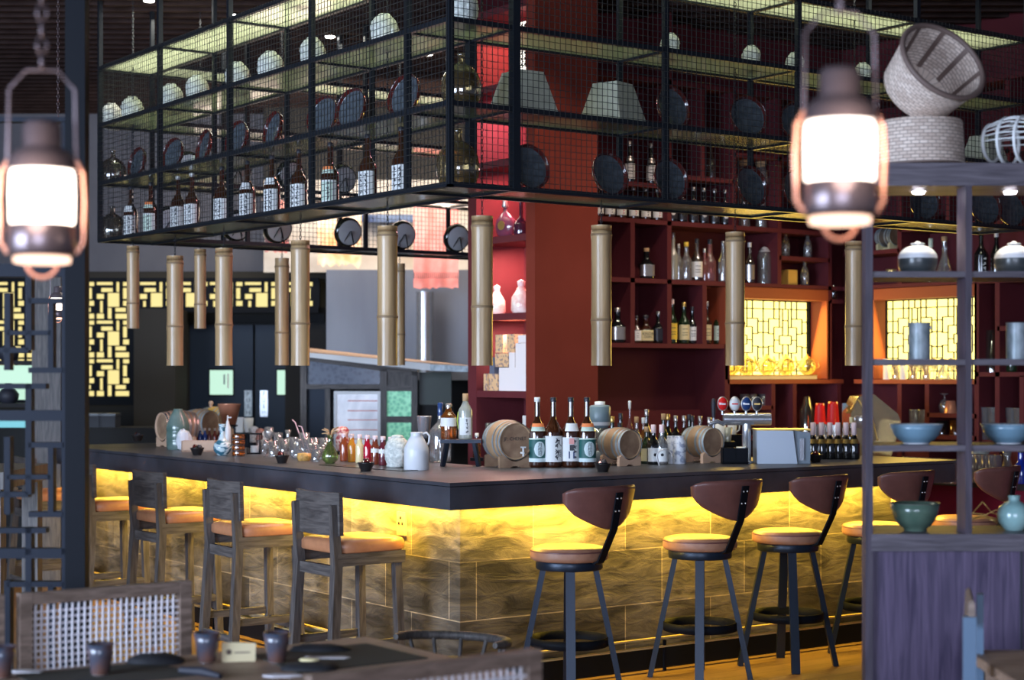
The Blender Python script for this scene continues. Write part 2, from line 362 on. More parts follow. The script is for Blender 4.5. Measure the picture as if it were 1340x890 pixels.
def link(name, data, parent=None, loc=(0, 0, 0), rz=0):
    o = bpy.data.objects.new(name, data); COL.objects.link(o); o.location = loc
    if isinstance(rz, (int, float)): o.rotation_euler = (0, 0, rz)
    else: o.rotation_euler = rz
    if parent: o.parent = parent
    return o
def struct(name, g, label=None):
    o = link(name, g.mesh(name)); o['kind'] = 'structure'
    if label: o['label'] = label
    return o
def thing(name, label, cat, parts, loc=(0, 0, 0), rz=0, group=None, scale=1, kind=None):
    """parts: G/mesh (one-mesh thing) or a list of (part_name, G or mesh, [sub-parts]); a 4th item is a part label"""
    if not isinstance(parts, list):
        if isinstance(parts, G): parts = parts.mesh(name)
        o = link(name, parts, None, loc, rz)
    else:
        o = link(name, None, None, loc, rz); o.empty_display_size = .05
        def rec(par, lst):
            for it in lst:
                me = it[1]
                if isinstance(me, G): me = me.mesh(it[0])
                c = link(it[0], me, par)
                if len(it) > 3 and it[3]: c['label'] = it[3]
                if len(it) > 2 and it[2]: rec(c, it[2])
        rec(o, parts)
    if scale != 1: o.scale = (scale,)*3 if isinstance(scale, (int, float)) else scale
    o['label'] = label; o['category'] = cat
    if group: o['group'] = group
    if kind: o['kind'] = kind
    return o
def bake(parts):
    """turn G parts into mesh data once so copies share it"""
    return [(p[0], p[1].mesh(p[0]) if isinstance(p[1], G) else p[1], bake(p[2]) if len(p) > 2 and p[2] else [], p[3] if len(p) > 3 else None) for p in parts]
ORD = ['leftmost', 'second from left', 'third from left', 'fourth from left', 'fifth from left', 'sixth from left', 'seventh from left', 'eighth from left', 'ninth from left', 'tenth from left', 'eleventh from left', 'twelfth from left']
FR = TH                     # rotation that makes local +X = camera right, -Y = towards the camera

_tc = {}
def text_geo(s, size):
    """flat text as (verts, faces) centred on x, z up"""
    k = (s, size)
    if k in _tc: return _tc[k]
    c = bpy.data.curves.new('lettering', 'FONT'); c.body = s; c.size = size; c.align_x = 'CENTER'; c.align_y = 'CENTER'; c.resolution_u = 2
    o = bpy.data.objects.new('lettering', c); COL.objects.link(o)
    dg = bpy.context.evaluated_depsgraph_get(); me = bpy.data.meshes.new_from_object(o.evaluated_get(dg))
    vs = [(v.co.x, v.co.y) for v in me.vertices]; fs = [tuple(p.vertices) for p in me.polygons]
    bpy.data.objects.remove(o); bpy.data.curves.remove(c); bpy.data.meshes.remove(me)
    _tc[k] = (vs, fs); return _tc[k]
def put_text(g, s, size, m, c=(0, 0, 0), rad=None, T=None):
    """letters facing -Y at centre c; rad wraps them round a vertical cylinder of that radius centred on the axis"""
    vs, fs = text_geo(s, size)
    if rad: out = [(rad*sin(x/rad), -rad*cos(x/rad), c[2]+z) for x, z in [(q[0]+c[0], q[1]) for q in vs]]
    else: out = [(c[0]+x, c[1], c[2]+z) for x, z in vs]
    g.add(out, fs, m, False, T); return g

# ------------------------------------------------------------------ the room
g = G(); g.bx((-14, -14, -.1), (12, 18, 0), 'floor'); fl = struct('floor', g)
g = G(); g.bx((-14, -14, 4.42), (12, 18, 4.5), 'ceil')
for i in range(-30, 62):
    D = 5.0+i*.2
    if D < 2: continue
    p = CAM+F*D; g.bar((p+R*-8).xyz*1+Vector((0, 0, 4.24-p.z)), (p+R*8)+Vector((0, 0, 4.24-p.z)), .05, .07, 'slat')
struct('ceiling', g)
TF = Matrix.Translation(Vector((CAM.x, CAM.y, 0))) @ Matrix.Rotation(TH, 4, 'Z')   # x = right, y = depth from the camera spot
def fx(px, D): return (px-HX)/FP*D
def fz(py, D): return CAM.z+(HY-py)/FP*D
# far wall, facing the bar
g = G()
g.bx((-9, 17.05, 0), (fx(230, 17), 17.3, 2.27), 'dark', TF)
g.bx((-9, 17.0, 2.53), (3.2, 17.3, 4.42), 'concrete', TF)
g.bx((-9, 16.97, 2.53), (fx(427, 17), 17.0, 2.63), 'olive', TF)
g.bx((fx(372, 17), 17.06, 0), (6.5, 17.3, 2.53), 'dark', TF)
g.bx((fx(230, 17), 17.1, 2.10), (fx(372, 17), 17.3, 2.27), 'dark', TF)
g.bx((fx(230, 17), 17.22, 0), (fx(372, 17), 17.3, 2.10), 'dark', TF)
struct('wall_back', g)
g = G(); g.bx((-9.0, 6, 0), (-8.8, 17.3, 4.42), 'concrete', TF); struct('wall_left', g)
g = G(); g.bx((fx(175, 16.2), 16.2, 0), (fx(229, 16.2), 16.8, 2.23), 'olive', TF); struct('trim_1', g, 'dark olive pillar between the lit lattice and the doors')
# kitchen back wall and hood
g = G(); g.bx((fx(345, 16.6), 16.6, 2.60), (2.6, 16.7, 3.50), 'kwall', TF).bx((fx(345, 16.6), 16.6, 3.50), (2.6, 16.7, 4.42), 'olive', TF); struct('wall_kitchen', g)
g = G(); g.bx((fx(427, 16.2), 16.2, 1.55), (fx(640, 16.2), 16.9, 2.60), 'hood', TF)
thing('extractor_hood', 'wide grey steel kitchen hood above the pass behind the bar', 'hood', [('canopy', g), ('flue_pipe', G().tube([TF @ Vector((fx(556, 15.9), 15.9, 1.62)), TF @ Vector((fx(556, 15.9), 15.9, fz(382, 15.9)))], .085, 'steel', 16), [], 'bright round steel pipe')])

# backlit lattice panels on the far wall (module of nested rectangles)
PANES = [(5, 5, 78, 22), (95, 5, 110, 55), (127, 5, 155, 24), (25, 33, 78, 55), (5, 65, 42, 88), (57, 62, 110, 128), (127, 33, 145, 92),
         (22, 98, 36, 160), (127, 100, 155, 125), (5, 165, 40, 188), (57, 135, 73, 188), (88, 135, 142, 157), (88, 165, 155, 188)]
def pane_mesh(nx, rows, w, h, y, cut=195):
    """bars = complement of the panes, nx modules wide"""
    g = G(); q = 5; W_, H_ = 32, 39
    for ax in range(nx):
        for r in range(rows):
            top = cut if rows == 1 else 195
            hh = int(top/q)
            grid = [[not any(a <= (i+.5)*q <= c and b <= (j+.5)*q <= d for a, b, c, d in PANES) for i in range(W_)] for j in range(hh)]
            for j in range(hh):
                i = 0
                while i < W_:
                    if grid[j][i]:
                        i2 = i
                        while i2 < W_ and grid[j][i2]: i2 += 1
                        j2 = j+1
                        while j2 < hh and all(grid[j2][k] for k in range(i, i2)): j2 += 1
                        for jj in range(j, j2):
                            for k in range(i, i2): grid[jj][k] = False
                        g.bx(((ax+i/W_)*w, y-.03, -(r+j/H_)*h), ((ax+i2/W_)*w, y, -(r+j2/H_)*h), 'black')
                        i = i2
                    else: i += 1
    return g
D = 17.0; mw, mh = 45.5/FP*D, 50.3/FP*D
base = TF @ Vector((fx(128-45.5*6, D), D-.06, fz(368.5, D)))
thing('lattice_screen', 'large dark lattice screen of nested rectangles over backlit yellow panes, left of the dark pillar', 'lattice screen',
      [('lattice', pane_mesh(7, 3, mw, mh, -.02)), ('backlight', G().bx((0, 0, -3*mh-.0), (7*mw, .01, 0), 'farglow')),
       ('frame', G().bx((-.05, -.06, -3*mh-.08), (7*mw+.05, .0, -3*mh), 'black').bx((-.05, -.06, 0), (7*mw+.05, 0, .03), 'black').bx((7*mw, -.06, -3*mh), (7*mw+.06, 0, .0), 'black'))], base, FR)
D = 16.95; base = TF @ Vector((fx(184, D), D-.06, fz(368.5, D)))
thing('lattice_screen', 'narrow lattice band with backlit yellow panes above the navy swing doors', 'lattice screen',
      [('lattice', pane_mesh(5, 1, mw, mh, -.02, 130)), ('backlight', G().bx((0, 0, -mh*.667), (5*mw, .01, 0), 'farglow')),
       ('frame', G().bx((0, -.06, -mh*.667-.06), (5*mw+.05, 0, -mh*.667), 'black').bx((-.0, -.06, 0), (5*mw+.05, 0, .03), 'black').bx((5*mw, -.06, -mh*.667), (5*mw+.06, 0, 0), 'black'))], base, FR)
# swing doors
D = 17.1
for i, (a, b, wn, sg) in enumerate(((246, 331, (275, 305), 325), (334, 420, (363, 394), 345.5))):
    o = link('door_%d' % (i+1), G().bx((fx(a, D), D, 0), (fx(b, D), D+.05, 2.10), 'door', TF).mesh('door'))
    o['kind'] = 'structure'; o['label'] = 'navy swing door with a small square window, %s of the pair' % ('left' if i == 0 else 'right')
    gg = G().bx((fx(wn[0]-1.5, D), D-.012, fz(518, D)), (fx(wn[1]+1.5, D), D-.002, fz(482.5, D)), 'black', TF)
    w_ = link('window_frame', gg.mesh('window_frame'), o)
    gg = G().bx((fx(wn[0], D), D-.02, fz(516.5, D)), (fx(wn[1], D), D-.013, fz(484.5, D)), 'coolglow', TF)
    if i == 0: gg.bx((fx(293, D), D-.026, fz(503, D)), (fx(295, D), D-.021, fz(490, D)), 'greyp', TF).bx((fx(298, D), D-.026, fz(508, D)), (fx(300, D), D-.021, fz(489, D)), 'tubew', TF)
    link('pane', gg.mesh('pane'), w_)
    pl = G().bx((fx(sg-5, D), D-.012, fz(545, D)), (fx(sg+5, D), D-.002, fz(511, D)), 'galv' if i == 0 else 'steel', TF)
    for k, ch in enumerate('PUSH'): put_text(pl, ch, .058, 'ink', (fx(sg, D), D-.014, fz(516+k*8, D)), T=TF)
    link('push_plate', pl.mesh('push_plate'), o)
g = G().bx((fx(229, 17), 17.0, 0), (fx(246, 17), 17.1, 2.27), 'dark', TF).bx((fx(246, 17), 17.02, 2.12), (fx(424, 17), 17.1, 2.27), 'black', TF)
struct('trim_2', g, 'black frame round the navy swing doors')

# kitchen pass: timber booth with patterned glass, under a white-edged awning
D = 14.6
def bq(g, x0, y0, x1, y1, m, d0=0, d1=.08, DD=None):
    DD = DD or D; return g.bx((fx(x0, DD), DD+d0, fz(y1, DD)), (fx(x1, DD), DD+d1, fz(y0, DD)), m, TF)
fr = G()
for a in ((393, 468, 401, 700), (425, 508, 432, 700), (497, 483, 506, 700), (538, 486, 546, 700)): bq(fr, *a, 'wood')
bq(fr, 401, 503, 497, 509, 'woodh'); bq(fr, 506, 505, 538, 512, 'woodh'); bq(fr, 506, 545, 538, 553, 'woodh'); bq(fr, 506, 484, 538, 505, 'wood', .02)
fr.add([TF @ Vector((fx(x, D), D+d, fz(y, D))) for d in (0, .08) for x, y in ((401, 466), (546, 486), (546, 492), (401, 472))], [(0, 1, 2, 3), (4, 7, 6, 5), (0, 4, 5, 1), (3, 2, 6, 7), (0, 3, 7, 4), (1, 5, 6, 2)], 'woodh')
pg = mat('patterned_blue_glass', (.016, .022, .060), .3, coat=.2); vary(pg, (.07, .09, .14), 26, (1, 1, 1), kind='voronoi', lo=.1, hi=.6)
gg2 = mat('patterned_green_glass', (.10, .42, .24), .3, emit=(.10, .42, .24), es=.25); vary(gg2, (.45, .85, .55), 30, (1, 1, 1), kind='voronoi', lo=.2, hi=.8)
tr = G(); tr.add([TF @ Vector((fx(x, D), D+.04, fz(y, D))) for x, y in ((401, 471), (497, 486), (497, 504), (401, 504))], [(0, 3, 2, 1)], pg)
g1 = G(); bq(g1, 506, 511, 538, 546, gg2, .03, .05); g2 = G(); bq(g2, 506, 552, 538, 600, gg2, .03, .05)
dk = G(); dgm = mat('dark_green_panel', (.008, .022, .012), .4); bq(dk, 548, 487, 590, 530, dgm, .1, .14); bq(dk, 548, 530, 592, 640, 'dark', .1, .14); bq(dk, 432, 509, 437, 700, 'dark', .05, .07); bq(dk, 401, 509, 425, 700, 'door', .05, .07)
bq(dk, 437, 585, 497, 700, 'dark', .05, .07); bq(dk, 506, 600, 538, 700, 'dark', .05, .07)
wf = G(); bq(wf, 437, 512, 498, 516, 'tubew', -.01, .03); bq(wf, 437, 516, 440, 590, 'tubew', -.01, .03); bq(wf, 494, 516, 498, 590, 'tubew', -.01, .03)
wp = G(); wpm = mat('milky_window', (.30, .33, .40), .2, emit=(.42, .46, .55), es=.35); vary(wpm, (.75, .76, .80), 2.2, (1, 1, .5), dist=2)
bq(wp, 440, 516, 494, 590, wpm, .01, .03)
for y in (524, 537, 549, 562, 574): bq(wp, 455, y, 494, y+1.2, 'pinkc', .0, .01)
thing('kitchen_booth', 'weathered timber booth with blue transom, white window and green glass panes behind the bar', 'booth',
      [('frame', fr), ('transom', tr), ('pane', g1), ('pane', g2), ('side_panel', dk), ('window_frame', wf, [('pane', wp)])])
aw = G()
DA = 13.9
aw.add([TF @ Vector((fx(x, d), d, fz(y, d))) for x, y, d in ((404, 455.5, 15.0), (640, 481, 15.0), (640, 481, DA), (563, 479, DA), (400, 461, DA))], [(0, 4, 3, 2, 1)], 'pine')
ed = G()
ed.add([TF @ Vector((fx(x, DA), DA+dd, fz(y, DA))) for dd in (0, -.02) for x, y in ((398, 461), (563, 476), (563, 485), (398, 467))], [(3, 2, 1, 0), (4, 5, 6, 7), (0, 1, 5, 4), (2, 3, 7, 6), (0, 4, 7, 3), (1, 2, 6, 5)], 'tubew')
ed.add([TF @ Vector((fx(x, DA), DA+dd, fz(y, DA))) for dd in (0, -.02) for x, y in ((563, 477), (640, 480), (640, 488), (563, 485))], [(3, 2, 1, 0), (4, 5, 6, 7), (0, 1, 5, 4), (2, 3, 7, 6)], 'galv')
thing('awning', 'pale sloping awning with a crumpled white front edge above the timber booth', 'awning', [('top', aw), ('edge', ed)])
# hanging cloth banners in front of the kitchen wall
def banner(px0, px1, y0, y1, D, m, name, label, fringe):
    g = G(); n = 14; vs = []; fs = []
    for j in range(9):
        for i in range(n+1):
            x = px0+(px1-px0)*i/n; y = y0+(y1-y0)*j/8
            if j == 8: y += random.uniform(-fringe, fringe)
            vs.append((fx(x, D), D+.03*sin(i*1.1+j*.3), fz(y, D)))
    for j in range(8):
        for i in range(n):
            a_ = j*(n+1)+i; fs.append((a_, a_+1, a_+n+2, a_+n+1))
    g.add(vs, fs, m, True, TF)
    r_ = G().tube([TF @ Vector((fx(px0-3, D), D, fz(y0, D))), TF @ Vector((fx(px1+3, D), D, fz(y0, D)))], .02, 'wood')
    s_ = G()
    for i in range(22):
        x = px0+(px1-px0)*(i+.5)/22; s_.bx((fx(x-.5, D), D-.06, fz(y1-12, D)), (fx(x+.5, D), D-.055, fz(y1-20, D)), 'ink', TF)
    return thing(name, label, 'banner', [('cloth', g), ('rod', r_)]+([('stripe', s_)] if fringe < 3 else []))
banner(415, 473, 262, 349, 15.4, 'peach', 'cloth_banner', 'ragged peach cloth hanging from a rod in front of the kitchen wall', 5)
banner(541, 600, 258, 377, 15.3, 'pinkc', 'cloth_banner', 'pink cloth with a dark dotted band hanging beside the red shelf column', 1.5)
banner(346, 378, 262, 330, 15.6, 'pinkc', 'cloth_banner', 'small crimson cloth hanging at the left end of the kitchen wall', 2)
g = G().bx((fx(473, 16.3), 16.2, fz(292, 16.3)), (fx(541, 16.3), 16.5, fz(282, 16.3)), 'navy', TF)
thing('kitchen_rail', 'dark blue bar across the bright kitchen wall', 'rail', g)
area('kitchen_light', TF @ Vector((fx(500, 15.2), 14.7, 3.6)), TF @ Vector((fx(500, 16.6), 16.6, 2.9)), 3.2, .5, 42, (1.0, .84, .68))
area('kitchen_light', TF @ Vector((fx(520, 15.0), 14.2, 3.4)), TF @ Vector((fx(560, 16), 16.2, 1.6)), 2.2, .4, 14, (.78, .88, 1.0))

area('ceiling_bounce_fill', TF @ Vector((fx(470, 13.6), 13.6, 3.0)), TF @ Vector((fx(480, 12.5), 12.3, 4.2)), 2.6, .4, 9, (1.0, .78, .66))  # added fill standing in for kitchen bounce on the slats, no lamp there
# ------------------------------------------------------------------ bar counter
ZT = 1.08
cl = G()
def Lprism(g, x0, x1, y0, y1, w, z0, z1, m, c=0):
    pts = [(x0, y0), (x1, y0), (x1, y0+w), (x0+w, y0+w), (x0+w, y1), (x0, y1)]
    n = 6; vs = [(x, y, z0) for x, y in pts]+[(x, y, z1) for x, y in pts]
    g.add(vs, [(0, 1, 2, 3), (0, 3, 4, 5)][::1], m); g.f[-2] = g.f[-2][::-1]; g.f[-1] = g.f[-1][::-1]
    g.add(vs, [(6, 7, 8, 9), (6, 9, 10, 11)], m); g.add(vs, [(i, (i+1) % n, (i+1) % n+n, i+n) for i in range(n)], m)
Lprism(cl, 0, 3.75, 0, 5.3, 1.0, .945, ZT-.022, 'counter'); 
Lprism(cl, -.004, 3.755, -.004, 5.304, 1.0, ZT-.018, ZT, 'counter'); Lprism(cl, .004, 3.74, .004, 5.29, .98, ZT-.024, ZT-.016, 'black')
sl = G(); Lprism(sl, .18, 3.68, .18, 5.2, .18, .10, .945, 'slate')
pl = G(); Lprism(pl, .15, 3.68, .15, 5.2, .22, 0, .12, 'black')
ib = G().bx((.5, 1.0-.1, 0), (.95, 5.2, .94), 'dark').bx((.5, .5, 0), (3.68, .95, .94), 'dark')
rl = []
for z in (.182, .135):
    rl.append(('foot_rail', G().bx((.07, .07, z-.006), (3.68, .096, z+.003), 'rail_lit').bx((.07, .098, z-.006), (.096, 5.2, z+.003), 'rail_lit')))
for i in range(5): rl.append(('rail_bracket', G().bx((.078, .9+i*.95, 0), (.092, .915+i*.95, .166), 'black')))
for i in range(4): rl.append(('rail_bracket', G().bx((.55+i*.9, .078, 0), (.565+i*.9, .092, .166), 'black')))
led = G().bx((.10, .12, .935), (3.6, .135, .944), emis('led_strip', (1, .72, .10), 3)).bx((.12, .12, .935), (.135, 5.1, .944), emis('led_strip', (1, .72, .10), 3))
def socket(p, ax):
    g = G(); a, b = (.012, .085) if ax == 'x' else (.085, .012)
    g.box(p, (a, b, .125), 'pine'); off = (-.008, 0) if ax == 'x' else (0, -.008)
    for dy, dz in ((-.018, .0), (.018, .0), (0, .03)):
        q = (p[0]+off[0], p[1]+dy, p[2]+dz) if ax == 'x' else (p[0]+dy, p[1]+off[1], p[2]+dz)
        g.box(q, (.006, .010, .014) if ax == 'x' else (.010, .006, .014), 'ink')
    return g
s1 = at_x(527, .18, .80); s1.z = .82; s2 = at_x(180, .18); s2.z = .86; s3 = at_y(1172, .18); s3.z = .86
thing('bar_counter', 'long L-shaped bar counter with dark slab top and slate-tiled front', 'bar counter',
      [('countertop', cl), ('slate_cladding', sl), ('plinth', pl), ('inner_body', ib)]+rl+[('light_strip', led),
       ('power_socket', socket((s1.x-.006, s1.y, s1.z), 'x')), ('power_socket', socket((s2.x-.006, s2.y, s2.z), 'x')), ('power_socket', socket((s3.x, s3.y-.006, s3.z), 'y'))])

# ------------------------------------------------------------------ red shelf column
cx0, cx1, cy0, cy1 = 1.92, 2.44, 1.90, 2.67
body = G().bx((cx0, cy0, 0), (cx1, cy0+.10, 4.42), 'redcol').bx((cx0, cy1-.10, 0), (cx1, cy1, 4.42), 'red').bx((2.32, cy0+.10, 0), (cx1, cy1-.10, 4.42), 'red').bx((cx0+.01, cy0+.1, 0), (2.32, cy1-.1, .95), 'red')
nb = []
ZN = [.98, 1.50, 2.015, 2.53, 3.04, 3.55, 4.06]
for z in ZN: nb.append(('shelf', G().bx((cx0+.003, cy0+.10, z-.045), (2.32, cy1-.10, z), 'red')))
thing('shelf_column', 'dark red square column with open shelves on its left side', 'shelf', [('body', body)]+nb)
for i, z in enumerate(ZN[1:]):
    area('niche_light', (2.10, 2.29, z+.45), (2.16, 2.29, z), .22, .3, (6, 9, 8, 11, 9, 6)[i], ((1, .72, .60), (1, .50, .42), (1, .38, .36), (1, .45, .48), (1, .36, .24), (1, .3, .2))[i])

# ------------------------------------------------------------------ shelf walls A (facing the bar) and B (right side)
YA, YB_, XB, XB_ = 2.30, 2.65, 5.20, 5.55
XA = lambda px: at_y(px, YA).x
YBp = lambda px: at_x(px, XB).y
g = G().bx((2.44, YB_, 0), (5.9, YB_+.2, 4.42), 'red').bx((2.3, cy1, 0), (2.6, 3.2, 4.42), 'red'); struct('wall_bar_back', g)
g = G().bx((XB_, -2.2, 0), (XB_+.2, YB_, 4.42), 'red'); struct('wall_right', g)
sa = [('back_panel', G().bx((2.44, YB_-.03, .9), (3.97, YB_, 4.42), 'red').bx((3.97, YB_-.03, .9), (XB_, YB_, 1.55), 'red').bx((3.97, YB_-.03, 2.3), (XB_, YB_, 4.42), 'red'))]
T_ = .032
def boardA(x0, x1, z, m='red'): sa.append(('shelf_board', G().bx((x0, YA, z-T_), (x1, YB_-.03, z), m)))
def divA(x, z0, z1, m='red', w=.04): sa.append(('divider', G().bx((x-w/2, YA, z0), (x+w/2, YB_-.03, z1), m)))
x829, x877, x922, x959, x1022 = [XA(p) for p in (828, 876, 922, 961, 1020)]
boardA(2.44, 3.98, 1.83); boardA(2.44, XB, 2.29); boardA(2.44, XB, 2.71); boardA(2.44, x877, 2.97); boardA(x877, x959, 3.05); boardA(x959, XB, 3.25)
boardA(2.44, XB, 3.72)
for x, z0, z1 in ((x829, 1.83, 2.68), (x877, 1.83, 4.4), (x922, 1.83, 2.26), (x922-.02, 3.05, 3.7), (x959, 2.71, 3.7), (x1022, 2.29, 2.68), (x1022, 2.71, 3.7), (5.05, 1.57, 2.68), (2.46, 1.2, 4.4)): divA(x, z0, z1)
boardA(x1022, 5.05, 2.505); boardA(5.05, XB, 2.19)
sa.append(('panel', G().bx((2.44, YB_-.08, .95), (3.96, YB_-.03, 1.345), 'red')))
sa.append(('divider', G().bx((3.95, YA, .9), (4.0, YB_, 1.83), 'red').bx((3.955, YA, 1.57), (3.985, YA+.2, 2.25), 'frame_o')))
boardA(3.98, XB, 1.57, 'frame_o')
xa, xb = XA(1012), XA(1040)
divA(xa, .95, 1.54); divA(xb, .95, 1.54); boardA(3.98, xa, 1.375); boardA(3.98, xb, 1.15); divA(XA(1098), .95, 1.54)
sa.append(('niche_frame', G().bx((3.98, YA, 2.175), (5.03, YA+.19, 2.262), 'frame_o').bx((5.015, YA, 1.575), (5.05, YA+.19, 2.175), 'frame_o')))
thing('wall_shelving', 'maroon built-in bottle shelving behind the bar with a backlit lattice niche at its right end', 'shelf', sa)
sb = [('back_panel', G().bx((XB_-.03, -2.2, .9), (XB_, YB_, 1.55), 'red').bx((XB_-.03, -2.2, 2.3), (XB_, YB_, 4.42), 'red').bx((XB_-.03, -2.2, 1.55), (XB_, 1.0, 2.3), 'red'))]
def boardB(y0, y1, z, m='red'): sb.append(('shelf_board', G().bx((XB, y0, z-T_), (XB_-.03, y1, z), m)))
def divB(y, z0, z1, m='red', w=.04): sb.append(('divider', G().bx((XB, y-w/2, z0), (XB_-.03, y+w/2, z1), m)))
y1177, y1213, y1277, y1304, y1337, y1143 = [YBp(p) for p in (1177, 1213, 1278, 1305, 1337, 1143)]
boardB(-2.2, YA, 2.29); boardB(-2.2, y1177, 2.71); boardB(y1177, YA, 2.557); boardB(-2.2, YA, 3.2); boardB(-2.2, YA, 3.72)
boardB(y1277, y1143+.2, 1.57, 'frame_o'); boardB(-2.2, y1277, 1.625)
for y, z0, z1 in ((y1177, 2.29, 4.4), (y1277, .95, 2.26), (y1304, .95, 2.26), (y1337, .95, 1.6), (y1177, .95, 1.54), (y1213, .95, 1.54), (y1143+.03, 1.57, 2.26), (YBp(1318), 2.71, 3.7), (YBp(1240), 2.71, 3.7)): divB(y, z0, z1)
boardB(y1277, y1213, 1.325); boardB(y1277, y1213, 1.165); boardB(YBp(1326)-.6, y1304, 1.95)
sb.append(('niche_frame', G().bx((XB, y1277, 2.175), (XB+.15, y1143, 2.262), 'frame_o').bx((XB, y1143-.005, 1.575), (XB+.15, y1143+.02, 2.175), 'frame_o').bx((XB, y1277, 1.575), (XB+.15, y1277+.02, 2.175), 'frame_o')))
thing('wall_shelving', 'maroon built-in shelving on the right-hand wall with the second backlit lattice niche', 'shelf', sb)

# fine lattice in the two niches
SEG = [(0, 40, 58, 40), (58, 0, 58, 40), (27, 40, 27, 277), (0, 175, 27, 175), (27, 115, 110, 115), (110, 0, 110, 115), (58, 0, 110, 0), (58, 115, 58, 355),
       (58, 190, 162, 190), (162, 55, 162, 190), (110, 55, 162, 55), (110, 190, 110, 355), (0, 277, 213, 277), (162, 165, 213, 165), (168, 65, 213, 65), (162, 55, 170, 65), (0, 277, 0, 355)]
def fine_lattice(name, label, org, ux, length, c0, half, zc):
    """org + ux*s runs along the niche; c0 = s of a module centre"""
    lat = G(); su = half/213; sv = .305/355; t = .0075; yz = ux.cross(Vector((0, 0, 1)))
    centres = [c0+2*half*k for k in range(-4, 5)]
    def P(s, v): return org+ux*s+Vector((0, 0, zc+v*sv))
    for c in centres:
        for s0 in (-1, 1):
            for sgn in (-1, 1):
                for a, b, c_, d in SEG:
                    if (a, b) == (c_, d): continue
                    x0, x1 = c+s0*a*su, c+s0*c_*su
                    if max(x0, x1) < .02 or min(x0, x1) > length-.02: continue
                    x0 = min(max(x0, .0), length); x1 = min(max(x1, 0), length)
                    lat.bar(P(x0, sgn*b), P(x1, sgn*d), t, t, 'black', up=yz)
        if 0 < c+half < length: lat.bar(P(c+half, -355), P(c+half, 355), t, t, 'black', up=yz)
    for a, b, c_, d in ((0, -355, length, -355), (0, 355, length, 355), (0, -355, 0, 355), (length, -355, length, 355)): lat.bar(P(a, b), P(c_, d), .02, .02, 'black', up=yz)
    bk = G(); off = -yz*.03 if False else yz*0
    n = Vector((0, 1, 0)) if abs(ux.x) > .5 else Vector((1, 0, 0))
    q = [org+ux*0+n*.02+Vector((0, 0, zc-.305)), org+ux*length+n*.02+Vector((0, 0, zc-.305)), org+ux*length+n*.02+Vector((0, 0, zc+.305)), org+n*.02+Vector((0, 0, zc+.305))]
    bk.add(q+[p+n*.02 for p in q], [(0, 1, 2, 3), (7, 6, 5, 4), (0, 4, 5, 1), (1, 5, 6, 2), (2, 6, 7, 3), (3, 7, 4, 0)], 'latticeglow')
    thing(name, label, 'lattice window', [('lattice', lat), ('backlight', bk)])
cA = at_y(1027.7, 2.48).x
fine_lattice('lattice_window', 'bright yellow backlit lattice window in the shelf wall, above the row of glass teapots', Vector((3.99, 2.48, 0)), Vector((1, 0, 0)), 1.02, cA-3.99, .235, 1.872)
cB = at_x(1197, 5.34).y
fine_lattice('lattice_window', 'bright yellow backlit lattice window seen through the right-hand open shelf unit', Vector((5.34, y1277+.02, 0)), Vector((0, 1, 0)), y1143-y1277-.02, cB-y1277-.02, .215, 1.872)
area('niche_glow', (4.5, 2.44, 1.87), (4.5, 1.5, 1.6), 1.0, .55, 10, (1, .62, .10)); area('niche_glow', (5.30, 1.5, 1.87), (4.4, 1.5, 1.6), .9, .55, 9, (1, .62, .10))
# back counter along both shelf walls
bc = G().bx((2.45, 1.78, .84), (XB-.005, YA-.005, .89), 'counter').bx((4.68, -2.2, .84), (XB-.005, 1.78, .89), 'counter')
bd = G().bx((2.45, 1.83, 0), (XB-.005, YA-.005, .84), 'magenta').bx((4.73, -2.2, 0), (XB-.005, 1.83, .84), 'magenta')
thing('back_counter', 'low crimson-fronted work counter along the shelf walls behind the bar', 'counter', [('worktop', bc), ('cabinet_front', bd)])

